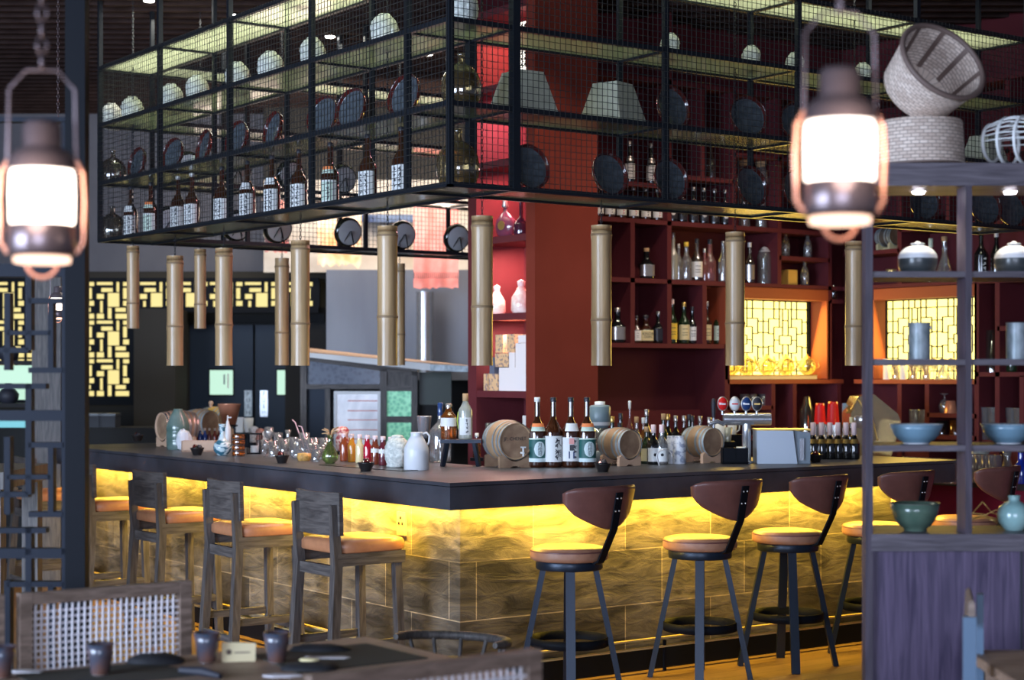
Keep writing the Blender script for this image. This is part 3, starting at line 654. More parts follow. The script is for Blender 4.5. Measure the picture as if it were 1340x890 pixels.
# ------------------------------------------------------------------ hanging steel cage
LV = [2.56, 2.96, 3.37, 3.77]; CW = .39; ZC = 4.42
cp = []
def cpost(x, y, w=.030, z0=2.545): cp.append(('post', G().bx((x-w/2, y-w/2, z0), (x+w/2, y+w/2, ZC), 'cage')))
bl = [0, CW, 1.39, 2.41, 3.43, 4.44]; brr = [0, CW, 1.39, 2.39, 3.40, 4.45]; bb = [.95, 1.93, 2.93, 3.93]
for y in bl: cpost(0, y)
for x in brr[1:]: cpost(x, 0, .044 if x == CW else .030)
for y in bl[2:]: cpost(CW, y, .026)
for x in brr[2:]: cpost(x, CW, .026)
cpost(CW, CW, .046)
for x in bb: cpost(x, 4.05, .028); cpost(x, 4.44, .028)
for z in LV:
    r = .026
    f = G()
    for x in (0, CW): f.bx((x-r/2, -r/2 if x == 0 else CW-r/2, z-r), (x+r/2, 4.44+r/2, z), 'cage')
    for y in bl[1:]: f.bx((0, y-r/2, z-r), (CW, y+r/2, z), 'cage')
    cp.append(('shelf_frame', f))
    f = G()
    for y in (0, CW): f.bx((-r/2 if y == 0 else CW-r/2, y-r/2, z-r), (4.45+r/2, y+r/2, z), 'cage')
    for x in brr[1:]: f.bx((x-r/2, 0, z-r), (x+r/2, CW, z), 'cage')
    cp.append(('shelf_frame', f))
    f = G()
    for y in (4.05, 4.44): f.bx((CW, y-r/2, z-r), (4.45, y+r/2, z), 'cage')
    for x in bb: f.bx((x-r/2, 4.05, z-r), (x+r/2, 4.44, z), 'cage')
    cp.append(('shelf_frame', f))
    q = .014
    for a, b in zip(bl[:-1], bl[1:]): cp.append(('glass_shelf', G().bx((q, a+q, z-.014), (CW-q, b-q, z-.004), 'g_shelf')))
    for a, b in zip(brr[1:-1], brr[2:]): cp.append(('glass_shelf', G().bx((a+q, q, z-.014), (b-q, CW-q, z-.004), 'g_shelf')))
    for a, b in zip([CW]+bb, bb+[4.45]): cp.append(('glass_shelf', G().bx((a+q, 4.05+q, z-.014), (b-q, 4.44-q, z-.004), 'g_shelf')))
def wmesh(a, b, z0, z1, ax, off):
    g = G(); w = .0013; p = .0345; n = int((b-a)/p); k = int((z1-z0)/p)
    for i in range(n+1):
        s = a+i*p
        if ax == 'y': g.bx((off-w, s-w, z0), (off+w, s+w, z1), 'wire')
        else: g.bx((s-w, off-w, z0), (s+w, off+w, z1), 'wire')
    for j in range(k+1):
        z = z0+j*p
        if ax == 'y': g.bx((off-w, a, z-w), (off+w, b, z+w), 'wire')
        else: g.bx((a, off-w, z-w), (b, off+w, z+w), 'wire')
    return g
for a, b in zip(bl[:-1], bl[1:]): cp.append(('wire_mesh', wmesh(a, b, 2.55, 3.77, 'y', -.018)))
for a, b in zip(brr[:-1], brr[1:]): cp.append(('wire_mesh', wmesh(a, b, 2.55, 3.77, 'x', -.018)))
xs = [0]+bb+[4.45]
for a, b in zip(xs[:-1], xs[1:]): cp.append(('wire_mesh', wmesh(a, b, 2.55, 3.77, 'x', 4.46)))
thing('hanging_rack', 'black steel and wire mesh display rack with glass shelves hanging over the bar', 'display rack', cp)
# ceiling spots that show
for px, py in ((195, 1), (560, 71), (432, 48), (305, 20)):
    D_ = (4.20-CAM.z)*FP/(HY-py)
    p = at_d(px, py, D_)
    thing('ceiling_spotlight', 'small bright ceiling spot %s' % {195: 'above the far left end of the rack', 560: 'between the slats left of the corner jar', 432: 'seen above the third upright of the rack', 305: 'seen through the top of the rack'}[px], 'spotlight',
          [('housing', G().lathe([(.05, 0), (.055, .10), (0, .10)], 'black', 16, (0, 0, .005))), ('lens', G().lathe([(0, 0), (.035, 0), (.035, .006), (0, .006)], 'spotglow', 14))], (p.x, p.y, 4.195))

# ================================================================== things on and behind the bar
def bottle(H, r, body, cap, label=None, lab=(.18, .52), sh=.60, nr=.32, caplen=.06, sq=2, n=16, extra=None, nlab=None, cw=1.0, capr=None):
    """H height, r radius; lab = label band (fractions); sh = shoulder start; nr = neck radius ratio"""
    g = G()
    prof = [(r*.80, 0), (r*.97, H*.012), (r, H*.04), (r, H*sh), (r*.93, H*(sh+.04)), (r*.68, H*(sh+.10)), (r*nr*1.15, H*(sh+.18)), (r*nr, H*(sh+.24)), (r*nr, H*(1-caplen))]
    g.lathe(prof, body, n, sq=sq if sq != 2 else 2)
    c = G(); cr = capr or r*nr*1.12
    c.lathe([(cr*.98, H*(1-caplen)-.001), (cr, H*(1-caplen)), (cr, H*.995), (cr*.9, H), (0, H)], cap, 12)
    parts = [('glass_body', g), ('cap', c)]
    if label:
        l = G(); a = 1.25*cw
        l.lathe([(r+.0012, H*lab[0]), (r+.0012, H*lab[1])], label, 12, a0=-pi/2-a, a1=-pi/2+a, sq=sq)
        if extra: extra(l, r+.0022, H*lab[0], H*lab[1])
        parts.append(('label', l))
    if nlab:
        l = G(); z0, z1 = H*(sh+.03), H*(sh+.13)
        l.lathe([(r*.99, z0-.004), (r*.76, z1)], nlab[0], 10, a0=-pi/2-.9, a1=-pi/2+.9)
        if len(nlab) > 1: l.lathe([(r*.90, (z0+z1)/2), (r*.775, z1)], nlab[1], 10, a0=-pi/2-.9, a1=-pi/2+.9)
        parts.append(('neck_label', l))
    return bake(parts)
def band(l, r, z0, z1, m, a=1.0): l.lathe([(r, z0), (r, z1)], m, 8, a0=-pi/2-a, a1=-pi/2+a)
def strokes(seed, cols=2, m='ink'):
    """brushed calligraphy: columns of crossing strokes"""
    def f(l, r, z0, z1):
        rr = random.Random(seed); h = z1-z0
        for cidx in range(cols):
            x0 = (.30-.6*cidx)*r if cols > 1 else .25*r
            for k in range(4):
                zc = z1-h*(.16+.22*k); s = h*.085
                for _ in range(4):
                    ang = rr.choice([0, .2, pi/2, pi/2, .9, -.8]); ln = s*rr.uniform(.5, 1); ox, oz = rr.uniform(-.4, .4)*s, rr.uniform(-.5, .5)*s
                    w = s*.16
                    dx, dz = cos(ang)*ln, sin(ang)*ln; nx, nz = -sin(ang)*w, cos(ang)*w
                    pts = [(x0+ox-dx-nx, zc+oz-dz-nz), (x0+ox+dx-nx, zc+oz+dz-nz), (x0+ox+dx+nx, zc+oz+dz+nz), (x0+ox-dx+nx, zc+oz-dz+nz)]
                    l.add([(r*sin(x/r), -r*cos(x/r), z) for x, z in pts], [(0, 1, 2, 3)], m)
    return f
def gekkei(l, r, z0, z1):
    h = z1-z0
    band(l, r, z1-h*.06, z1, 'palegr', 1.2); band(l, r, z0, z0+h*.16, 'lagoon', 1.2)
    r2 = r+.0006; vs = []
    for i in range(13):
        t = -1+2*i/12; x = .62*r*t+.12*r; q = h*.32*sqrt(max(0, 1-t*t))
        vs += [(r2*sin(x/r2), -r2*cos(x/r2), (z0+z1)/2+h*.04-q), (r2*sin(x/r2), -r2*cos(x/r2), (z0+z1)/2+h*.04+q)]
    l.add(vs, [(2*i, 2*i+2, 2*i+3, 2*i+1) for i in range(12)], 'lagoon')
    for k, ch in enumerate('月桂冠'): put_text(l, ch, h*.20, 'ink', (.14*r, 0, (z0+z1)/2+h*.20-k*h*.18), rad=r2+.0012)
def kubo(l, r, z0, z1):
    strokes(5, 1)(l, r, z0, z1); h = z1-z0
    for k in range(2): put_text(l, '久須'[k], h*.34, 'ink', (.42*r, 0, z1-h*(.28+.42*k)), rad=r+.0006)
def jar_lab(l, r, z0, z1):
    h = z1-z0
    def q(x0, x1, a, b, m):
        l.add([((r+.0005)*sin(x/r), -(r+.0005)*cos(x/r), z) for x, z in ((x0*r, z0+a*h), (x1*r, z0+a*h), (x1*r, z0+b*h), (x0*r, z0+b*h))], [(0, 1, 2, 3)], m)
    q(-.35, .15, .72, .97, 'pinkl'); q(-.30, .15, .45, .70, 'cap_b'); q(-.4, .2, .12, .42, 'navy'); strokes(9, 1)(l, r+.0008, z0, z1)
SAKE = dict(H=.40, r=.0525, body='g_brown', sh=.50, nr=.30)
B_gek = bottle(cap='wpaint', label='teal', lab=(.08, .42), extra=gekkei, nlab=('palegr', 'orange'), **SAKE)
B_kubo = bottle(cap='cap_b', label='paper', lab=(.08, .45), extra=kubo, **SAKE)
B_jar = bottle(cap='cap_b', label='paper', lab=(.09, .43), extra=jar_lab, nlab=('paper',), **SAKE)
B_gek2 = bottle(cap='cap_b', label='teal', lab=(.08, .42), extra=gekkei, nlab=('palegr', 'orange'), **SAKE)
# ---- four big sake bottles
for px, pr, lab in ((703, B_gek, 'white-capped brown sake bottle with a green label and orange neck band, beside the first barrel'),
                    (724, B_kubo, 'brown sake bottle with a plain cream label of brushed characters and no neck label'),
                    (747, B_jar, 'brown sake bottle with white neck label and a blue jar pictured on its label'),
                    (768, B_gek2, 'dark-capped brown sake bottle with a green label and orange neck band, beside the blender')):
    p = at_z(px, 611.5, ZT); thing('sake_bottle', lab, 'bottle', pr, (p.x, p.y, ZT), FR+.15, 'large sake bottles on the bar')

# ---- barrels with cradles
def barrel_parts(Lh, r, m='barrel', head_text=None, tap=False, cradle='pine', light=False):
    g = G(); n = 24
    T = Matrix.Rotation(pi/2, 4, 'X') @ Matrix.Identity(4)   # axis z -> -y (head faces -Y)
    prof = [(r*.86+r*.16*(1-(2*t-1)**2), (t-.5)*Lh) for t in [i/10 for i in range(11)]]
    g.lathe([(r*.80, -Lh/2+.012)]+prof+[(r*.80, Lh/2-.012)], m, n, T=T, caps=False)
    ps = [('staves', g)]
    h = G()
    for t in (.04, .14, .30, .70, .86, .96):
        rr = r*.86+r*.16*(1-(2*t-1)**2)+.0015; z = (t-.5)*Lh; w = .010 if t in (.04, .96) else .008
        h.lathe([(rr, z-w), (rr+.001, z), (rr, z+w)], 'galv' if not light else 'cap_s', n, T=T, caps=False)
    ps.append(('hoops', h))
    hd = G().lathe([(r*.81, Lh/2-.010), (0, Lh/2-.010)], 'barhead', n, T=T, caps=False)
    ps.append(('back_head', G().lathe([(0, -Lh/2+.010), (r*.81, -Lh/2+.010)], 'barhead', n, T=T, caps=False)))
    if head_text: put_text(hd, head_text, r*.235, 'ink', (-r*.03, -Lh/2+.008, r*.12))
    ps.append(('barrel_head', hd))
    if tap: ps.append(('tap', G().tube([(0.25*r, -Lh/2, -r*.55), (.25*r, -Lh/2-.035, -r*.55)], .006, 'tubew', 8).tube([(.25*r, -Lh/2-.03, -r*.72), (.25*r, -Lh/2-.03, -r*.3)], .0055, 'tubew', 8).box((.25*r, -Lh/2-.03, -r*.28), (.03, .008, .008), 'tubew')))
    return ps
def cradle_parts(Lh, r, m='pine'):
    out = []
    for y in (-Lh*.42, Lh*.36):
        pts = [(-r*.85, 0), (-r*.3, 0), (-r*.15, .010), (r*.15, .010), (r*.3, 0), (r*.85, 0), (r*.85, r*.55)]+[(r*.80*cos(t), r*1.02+ .03-r*.98*sin(t)*1.0) for t in [pi*.22+i*(pi*.56)/8 for i in range(9)]]+[(-r*.85, r*.55)]
        out.append(('support', G().poly(pts, y-.012, y+.012, m)))
    out.append(('brace', G().box((0, 0, .014), (.03, Lh*.8, .012), m)))
    return out
def put_barrel(px, py, Lh, r, rz, label, grp=None, **k):
    p = at_z(px, py, ZT); cr = k.pop('cradle', 'pine')
    o = thing('wooden_barrel', label, 'barrel', barrel_parts(Lh, r, **k), (p.x, p.y, ZT+.03+r*1.02), rz, grp)
    thing('barrel_cradle', 'cradle of the '+label, 'cradle', cradle_parts(Lh, r, cr), (p.x, p.y, ZT), rz)
    return o
put_barrel(664, 611, .24, .118, FR+.44, 'light oak barrel with printed head and white tap, beside the sake bottles', head_text='JP. CHENET', tap=True, cradle='barhead')
put_barrel(811, 609, .20, .094, FR+.62, 'small plain oak barrel between the blender and clear bottles')
put_barrel(919, 605, .20, .094, FR+.62, 'small oak barrel with a plain head beside the beer taps')
put_barrel(232, 584, .26, .115, FR-.9, 'pale whitewashed barrel behind the green ceramic bottle', m='pine', light=True)
put_barrel(262, 577, .24, .11, FR+.95, 'mid-brown barrel behind the row of miniature bottles')
put_barrel(283, 571, .24, .11, FR+.95, 'golden oak barrel with a round bung beside the copper bucket', m='bambox')
p = at_z(276, 571, ZT); thing('barrel_bung', 'round wooden bung standing up from the golden barrel', 'bung', G().lathe([(.016, 0), (.013, .012), (.014, .02), (.022, .035), (.014, .05), (0, .053)], 'pine', 14), (p.x, p.y, ZT+.03+.218))

# ---- small black bowls of garnish along the bar edge
bowl = bake([('bowl', G().lathe([(.028, 0), (.030, .006), (.045, .042), (.048, .048), (.043, .046), (.030, .012), (0, .010)], 'tray', 8)),
             ('garnish', G().lathe([(0, .045), (.02, .058), (.035, .04)], 'g_black', 7).lathe([(0, .06), (.012, .07), (.02, .05)], 'plate_r', 6, (.012, .005, 0)).lathe([(0, .06), (.012, .068), (.02, .05)], 'ink', 6, (-.016, -.004, 0)))])
for px, py, lab in ((180, 577.5, 'small dark bowl alone on the far left end of the bar'), (258, 595.5, 'small dark bowl in front of the pale wooden box'), (369, 606, 'small dark bowl in front of the cocktail glasses'),
                    (479, 616.5, 'small dark bowl in front of the coloured syrup bottles'), (789, 617.5, 'small dark bowl in front of the second barrel'), (1067, 605, 'small dark bowl in front of the row of dark bottles with pink-white necks')):
    p = at_z(px, py, ZT); thing('snack_bowl', lab, 'bowl', bowl, (p.x, p.y, ZT), FR+px*.01, 'dark bowls along the bar edge')

# ---- left leg of the bar
def zput(px, py, name, label, cat, parts, rz=FR, group=None, dz=0, scale=1):
    p = at_z(px, py, ZT); return thing(name, label, cat, parts, (p.x, p.y, ZT+dz), rz, group, scale)
zput(233, 588, 'ceramic_bottle', 'tall grey-green ribbed ceramic bottle at the far end of the bar', 'bottle',
     G().lathe([(.075, 0), (.080, .01), (.081, .06), (.079, .065), (.082, .075), (.081, .12), (.079, .125), (.082, .135), (.080, .17), (.065, .215), (.042, .26), (.033, .275), (.034, .285), (.026, .285), (.024, .27), (0, .26)], vary(mat('green_ceramic', (.085, .15, .125), .25, coat=.4), (.17, .23, .21), 5, (1, 1, 2)), 24))
rk = random.Random(3); nap = G()
nv = [(.05*(1+rk.uniform(-.2, .2))*cos(a_)*sin(b_), .04*(1+rk.uniform(-.2, .2))*sin(a_)*sin(b_), .06-.06*cos(b_)*(1+rk.uniform(-.1, .25))) for b_ in [pi*j/8 for j in range(9)] for a_ in [2*pi*i/10 for i in range(10)]]
nap.add([(x, y, max(z, 0)) for x, y, z in nv], [(j*10+i, j*10+(i+1) % 10, (j+1)*10+(i+1) % 10, (j+1)*10+i) for j in range(8) for i in range(10)], 'white')
zput(240, 589, 'crumpled_cloth', 'crumpled white cloth beside the green ceramic bottle', 'cloth', nap, scale=1.15)
pbx = G().bx((-.115, -.05, 0), (.115, .05, .012), 'pine').bx((-.115, -.05, 0), (.115, -.042, .075), 'pine').bx((-.115, .042, 0), (.115, .05, .075), 'pine').bx((-.115, -.05, 0), (-.107, .05, .075), 'pine').bx((.107, -.05, 0), (.115, .05, .075), 'pine')
zput(261, 591, 'wooden_box', 'pale wooden box in front of the miniature bottles', 'box', pbx)
for i, (px, c) in enumerate(zip((250, 256, 262, 268, 274, 281, 287), ((.25, .02, .02), (.45, .10, .05), (.02, .08, .40), (.03, .10, .50), (.16, .05, .06), (.22, .05, .04), (.12, .03, .03)))):
    if i == 0: MINI = {}
    mm = mat('mini_liquid', c, .1, coat=.8)
    b = bottle(.125, .018, mm, 'tubew', sh=.55, nr=.45, caplen=.14, n=10)
    nm_ = ['dark red', 'rusty red', 'royal blue', 'bright blue', 'brown', 'red-brown', 'dark brown'][i]
    zput(px, 582, 'miniature_bottle', '%s miniature bottle with a white cap behind the pale wooden box' % nm_, 'bottle', b, group='miniature bottles behind the pale box')
cb = G().lathe([(.052, 0), (.056, .004), (.095, .165), (.099, .17), (.093, .168), (.054, .01), (0, .008)], 'copper', 28)
zput(300, 556+18, 'copper_bucket', 'shiny copper ice bucket in front of the navy doors', 'bucket', [('bucket', cb)], dz=.115)
zput(300, 574, 'bucket_stand', 'dark stand under the copper ice bucket', 'stand', [('plate', G().lathe([(.07, .10), (.07, .112), (0, .113)], 'black', 16)), ('post', G().lathe([(.02, .008), (.02, .1)], 'black', 10)), ('base', G().lathe([(.06, 0), (.06, .008), (0, .009)], 'black', 16))])
vs = G().lathe([(.030, 0), (.034, .004), (.056, .03), (.060, .055), (.052, .08), (.030, .10), (.018, .12), (.017, .165), (.024, .20), (.026, .206), (.019, .204), (.013, .17), (0, .16)], vary(mat('blue_white_vase', (.05, .16, .22), .2, coat=.5), (.62, .74, .76), 11, (1, 1, 2.6), lo=.46, hi=.50, dist=1.5), 24)
zput(291, 596, 'vase', 'blue and white patterned long-necked vase', 'vase', vs)
zput(298, 588, 'pump_bottle', 'slim white pump bottle between the blue vase and the amber glass stack', 'bottle', [('bottle', G().lathe([(.022, 0), (.024, .005), (.024, .15), (.012, .18), (.010, .20)], 'tubew', 14)), ('nozzle', G().lathe([(.006, .20), (.004, .24), (0, .242)], 'tubew', 8).box((.012, 0, .225), (.03, .008, .008), 'tubew'))])
st = []
for k in range(4): st.append(('tier', G().lathe([(.040, k*.036+.002), (.044, k*.036+.018), (.040, k*.036+.034)], 'g_amber', 16).lathe([(.041, k*.036-.002), (.041, k*.036+.004)], 'cap_b', 16)))
zput(312, 597, 'tiered_jar', 'tall ribbed amber jar next to the black framed candle lantern', 'jar', st)
zput(325, 572, 'paper_cup_stack', 'stack of white paper cups and napkins behind the amber jar', 'cup', [('cup', G().lathe([(.03, 0), (.045, .12), (.043, .12), (0, .01)], 'tubew', 18)), ('napkin_stack', G().bx((-.10, -.03, 0), (-.04, .03, .125), 'tubew'))], dz=.04)
zput(325, 574, 'cup_riser', 'low dark riser under the white paper cups', 'stand', G().bx((-.11, -.05, 0), (.06, .05, .04), 'black'))
ln = [('frame', G().bx((-.045, -.045, 0), (.045, .045, .008), 'black').bx((-.045, -.045, .13), (.045, .045, .138), 'black')), ]
for sx in (-1, 1):
    for sy in (-1, 1): ln.append(('post', G().box((sx*.042, sy*.042, .07), (.006, .006, .13), 'black')))
ln.append(('candle', G().lathe([(.026, .01), (.026, .055), (0, .056)], 'wpaint', 16)))
zput(333, 594, 'candle_lantern', 'small black framed lantern holding a short white candle', 'lantern', ln)
tum = lambda r0, r1, h, m='g_clear': G().lathe([(r0, 0), (r0*1.02, .006), (r1, h), (r1-.002, h), (r0-.002, .010), (0, .010)], m, 14)
stem = lambda s=1, m='g_clear': G().lathe([(.030*s, 0), (.030*s, .002), (.004*s, .006), (.0035*s, .07*s), (.012*s, .078*s), (.032*s, .10*s), (.036*s, .13*s), (.030*s, .165*s), (.029*s, .165*s), (.034*s, .13*s), (0, .080*s)], m, 14)
dec = lambda s=1, m='g_clear': G().lathe([(.05*s, 0), (.058*s, .01*s), (.055*s, .04*s), (.022*s, .09*s), (.016*s, .12*s), (.026*s, .16*s), (.024*s, .16*s), (.013*s, .12*s), (0, .02*s)], m, 16)
gm = {k: v.mesh(n_) for k, v, n_ in (('t1', tum(.026, .032, .10), 'tumbler'), ('t2', tum(.030, .036, .14), 'highball_glass'), ('s', stem(), 'stem_glass'), ('d', dec(), 'decanter'), ('t3', tum(.032, .038, .085), 'rocks_glass'))}
gl = [(344, 594, 't3', 1.1), (352, 590, 's', 1), (357, 597, 't1', .95), (364, 590, 't2', .9), (371, 594, 't1', 1), (377, 590, 'd', .9), (384, 596, 't2', .85), (390, 599, 'd', .75), (398, 594, 't2', 1), (404, 600, 't2', .9), (410, 596, 't1', 1.15), (417, 601, 't3', 1.1), (424, 597, 't2', .85), (348, 598, 's', .6), (413, 604, 't3', .8)]
pos_ = ['right beside the candle lantern', 'second of the cocktail glasses from the lantern', 'short tumbler just in front of the stem glass', 'tall tumbler between the lantern and the decanter', 'tumbler behind the dark bowl', 'left decanter of the pair, behind the dark bowl', 'narrow tumbler just left of the first straw glass', 'small decanter below the leaning pink straws', 'tumbler holding the left pink straw', 'tumbler holding the right pink straw', 'middle tumbler right of the straws', 'squat tumbler left of the green vase', 'tall tumbler touching the green vase', 'little stem glass in front of the lantern', 'lowest squat tumbler in front of the straws']
for (px, py, k, s_), w_ in zip(gl, pos_):
    nm_ = {'t1': 'tumbler', 't2': 'highball_glass', 't3': 'rocks_glass', 's': 'stem_glass', 'd': 'decanter'}[k]
    zput(px, py, nm_, 'clear glass on the bar, '+w_, 'glass', gm[k], group='clear cocktail glasses on the bar', scale=s_)
strw = mat('pink_straw', (.82, .50, .52), .4)
for px, py, dx, wd in ((398, 594, -.06, 'left'), (404, 600, -.045, 'right')):
    zput(px, py, 'drinking_straw', '%s of the two bent pink straws leaning out of the glasses' % wd, 'straw', G().tube([(.012, 0, .012), (dx, 0, .21 if wd == 'left' else .20), (dx-.02, 0, .228 if wd == 'left' else .205)], .0035, strw, 6))
for i, (px, py, c) in enumerate(((350, 586, (.6, .48, .40)), (341, 583, (.28, .12, .09)), (398, 603, (.55, .30, .08)), (332, 579, (.72, .70, .68)))):
    zput(px, py, 'garnish_jar', ['jar of pale dried flowers behind the glasses', 'dark jar of dried berries behind the candle lantern', 'small gilt dish of garnish between the two dark bowls', 'white ruffled jar behind the candle lantern'][i], 'jar',
         G().lathe([(.035, 0), (.045, .02), (.04, .045), (0, .05)] if i == 2 else [(.03, 0), (.038, .05), (.030, .08), (.04, .10), (.03, .12), (0, .13)], vary(mat('garnish', c, .5), tuple(min(1, q*1.5) for q in c), 60, lo=.4, hi=.6, bump=.5), 12))
# green vase with dried bloom
gv = G().lathe([(.025, 0), (.045, .02), (.050, .045), (.040, .075), (.020, .11), (.014, .14), (.018, .17), (.012, .168), (0, .05)], 'g_green2', 20)
bm = G(); rk = random.Random(11)
for k in range(14):
    a_, e_ = rk.uniform(0, 2*pi), rk.uniform(.3, 1.2); bm.tube([(0, 0, .15), (.02*cos(a_), .02*sin(a_), .17+.03*e_), (.05*cos(a_), .04*sin(a_), .16+.05*e_)], [.003, .006, .002], 'cork', 5)
zput(432, 606.5, 'vase', 'green glass gourd-shaped vase with dried flowers left of the syrup bottles', 'vase', [('vase_body', gv), ('dried_flowers', bm)])
# syrup bottles
cols = [('dark amber', (.30, .06, .02)), ('orange', (.75, .28, .03)), ('pale cream', (.80, .66, .36)), ('crimson', (.45, .01, .03)), ('brown-red', (.20, .04, .02)), ('dark plum', (.13, .02, .03)), ('smoky brown', (.30, .18, .14)), ('cherry red', (.28, .02, .02))]
for i, (nm_, c) in enumerate(cols):
    px = 450+i*10.2
    b = bottle(.17, .0245, mat('syrup', c, .12, coat=.8), 'cap_r', label='paper' if i in (4, 5) else None, lab=(.42, .56), sh=.60, nr=.55, caplen=.12, n=12)
    zput(px, 603.5+i*1.15, 'syrup_bottle', '%s syrup bottle with a pinkish cap in the row left of the white head' % nm_, 'bottle', b, group='coloured syrup bottles on the bar')
tr_ = G(); p0 = at_z(425, 609, ZT); p1 = at_z(533, 617, ZT)
o = thing('bar_mat', 'long thin dark tray mat under the syrup bottles', 'mat', G().bar((p0.x+.04, p0.y+.03, ZT+.002), (p1.x+.04, p1.y+.03, ZT+.002), .13, .003, 'tray'))
rj = G().lathe([(.03, 0), (.045, .02), (.047, .08), (.038, .11), (.05, .14), (.03, .165), (0, .17)], vary(mat('dried_rose_jar', (.45, .05, .06), .5), (.85, .6, .5), 50, lo=.45, hi=.55), 14)
zput(448, 590, 'garnish_jar', 'glass jar of dried red rosebuds behind the syrup bottles', 'jar', rj)
# carved head, jug
def head_mesh(s=1.0, seed=1, mm='stone'):
    g = G(); nu, nv_ = 30, 24; vs = []
    for j in range(nv_+1):
        ph = pi*j/nv_; z = -cos(ph)
        for i in range(nu):
            a_ = 2*pi*i/nu; x, y = sin(ph)**.72*cos(a_), sin(ph)**.72*sin(a_)
            rx, ry, rz_ = .068, .076, .092
            d = Vector((x*rx, y*ry, z*rz_)); front = max(0, -y)
            hair = z > .25 or y > .15
            if hair:                                  # curls
                k = 1.08+.075*sin(a_*10+seed)*sin(ph*15)
                d = Vector((d.x*k, d.y*k, d.z*1.04))
            if front > .5 and abs(x) < .34 and -.45 < z < .18: d.y -= .016*(1-abs(x)/.34)*(1-abs(z+.2)/.5)     # nose
            if front > .4 and .12 < abs(x) < .6 and .0 < z < .22: d.y += .010                                # eye hollows
            if front > .5 and abs(x) < .35 and -.72 < z < -.58: d.y -= .006                                     # lips
            if z < -.75: d.x *= 1.25; d.y *= 1.2                                                              # neck base
            nz = noise.noise(Vector((x*3+seed, y*3, z*3)))*.004; d *= (1+nz*4)
            vs.append((d.x, d.y, max(d.z+.085, 0)))
    fs = [(j*nu+i, j*nu+(i+1) % nu, (j+1)*nu+(i+1) % nu, (j+1)*nu+i) for j in range(nv_) for i in range(nu)]
    g.add(vs, fs, mm, True)
    g.lathe([(.036, .165), (.040, .176), (.030, .188), (0, .192)], mm, 12)
    for sx in (-1, 1): g.lathe([(0, -.022), (.010, -.012), (.011, .008), (0, .022)], mm, 8, (sx*.066, .005, .085))
    return g
zput(520, 612, 'carved_head', 'small white stone head on the bar beside the white jug', 'sculpture', head_mesh(seed=2, mm='stone').mesh('carved_head'), rz=FR+.4, scale=.98)
jug = [('jug_body', G().lathe([(.066, 0), (.070, .004), (.070, .10), (.068, .125), (.045, .17), (.032, .19), (.033, .20), (.034, .21), (.028, .21), (.026, .19), (0, .18)], 'white', 24)),
       ('handle', G().tube([(.030, 0, .20), (.055, 0, .208), (.072, 0, .19), (.070, 0, .155), (.058, 0, .135)], .0055, 'white', 8))]
zput(545, 615, 'ceramic_jug', 'round-shouldered white ceramic jug with a loop handle', 'jug', jug)
# little black stool and its bottles
TT = .155; leg_ = []
for sx in (-1, 1):
    for sy in (-1, 1): leg_.append(('leg', G().bar((sx*.105, sy*.055, 0), (sx*.080, sy*.04, TT-.02), .022, .022, 'stoolleg')))
zput(603, 610, 'mini_stool', 'small black wooden stool used as a bottle stand on the bar corner', 'stool', [('seat', G().bx((-.118, -.068, TT-.02), (.118, .068, TT), 'stoolleg'))]+leg_)
amb = bottle(.205, .046, 'g_amber', 'cap_s', label='paper', lab=(.36, .60), sh=.62, nr=.36, caplen=.10, cw=1.1)
o = zput(587, 609, 'whisky_bottle', 'round amber whisky bottle with a white label standing on the little black stool', 'bottle', amb, dz=TT)
zput(609, 610, 'frosted_bottle', 'pale frosted bottle with a cork stopper and white label on the little black stool', 'bottle', bottle(.265, .041, 'g_frost', 'cork', label='paper', lab=(.10, .48), sh=.62, nr=.36, caplen=.16, cw=.7, extra=strokes(3, 1)), dz=TT)
zput(616, 610, 'leaf_stem', 'bent yellow-green leaf rising behind the frosted bottle', 'leaf', G().tube([(-.062, .05, .1555), (-.080, .05, .26), (-.072, .05, .31), (-.052, .05, .325), (-.03, .05, .30), (-.005, .05, .25)], [.002, .003, .005, .006, .005, .002], mat('leaf_green', (.45, .60, .06), .5), 6))
zput(576, 605, 'liquor_bottle', 'large clear bottle with a navy stopper standing behind the little black stool', 'bottle', bottle(.36, .066, 'g_clear', 'navy', label=None, sh=.50, nr=.22, caplen=.22))
zput(555, 603, 'cocktail_shaker', 'steel mixing tin standing behind the white jug', 'shaker', G().lathe([(.032, 0), (.036, .004), (.045, .13), (.047, .135), (.043, .13), (0, .01)], 'steel', 24), dz=.14)
zput(555, 603, 'glass_stand', 'dark round stand under the steel mixing tin', 'stand', [('plate', G().lathe([(.05, .13), (.05, .139), (0, .1395)], 'black', 16)), ('post', G().lathe([(.045, 0), (.02, .02), (.02, .13)], 'black', 12))])
zput(624, 603, 'small_bottle', 'little amber bottle with a white cap behind the first barrel', 'bottle', bottle(.15, .024, 'g_amber', 'tubew', sh=.55, nr=.45, caplen=.15, n=12), dz=.02)
zput(624, 603, 'coaster_block', 'thin dark block under the little amber bottle', 'block', G().bx((-.04, -.03, 0), (.04, .03, .02), 'black'))
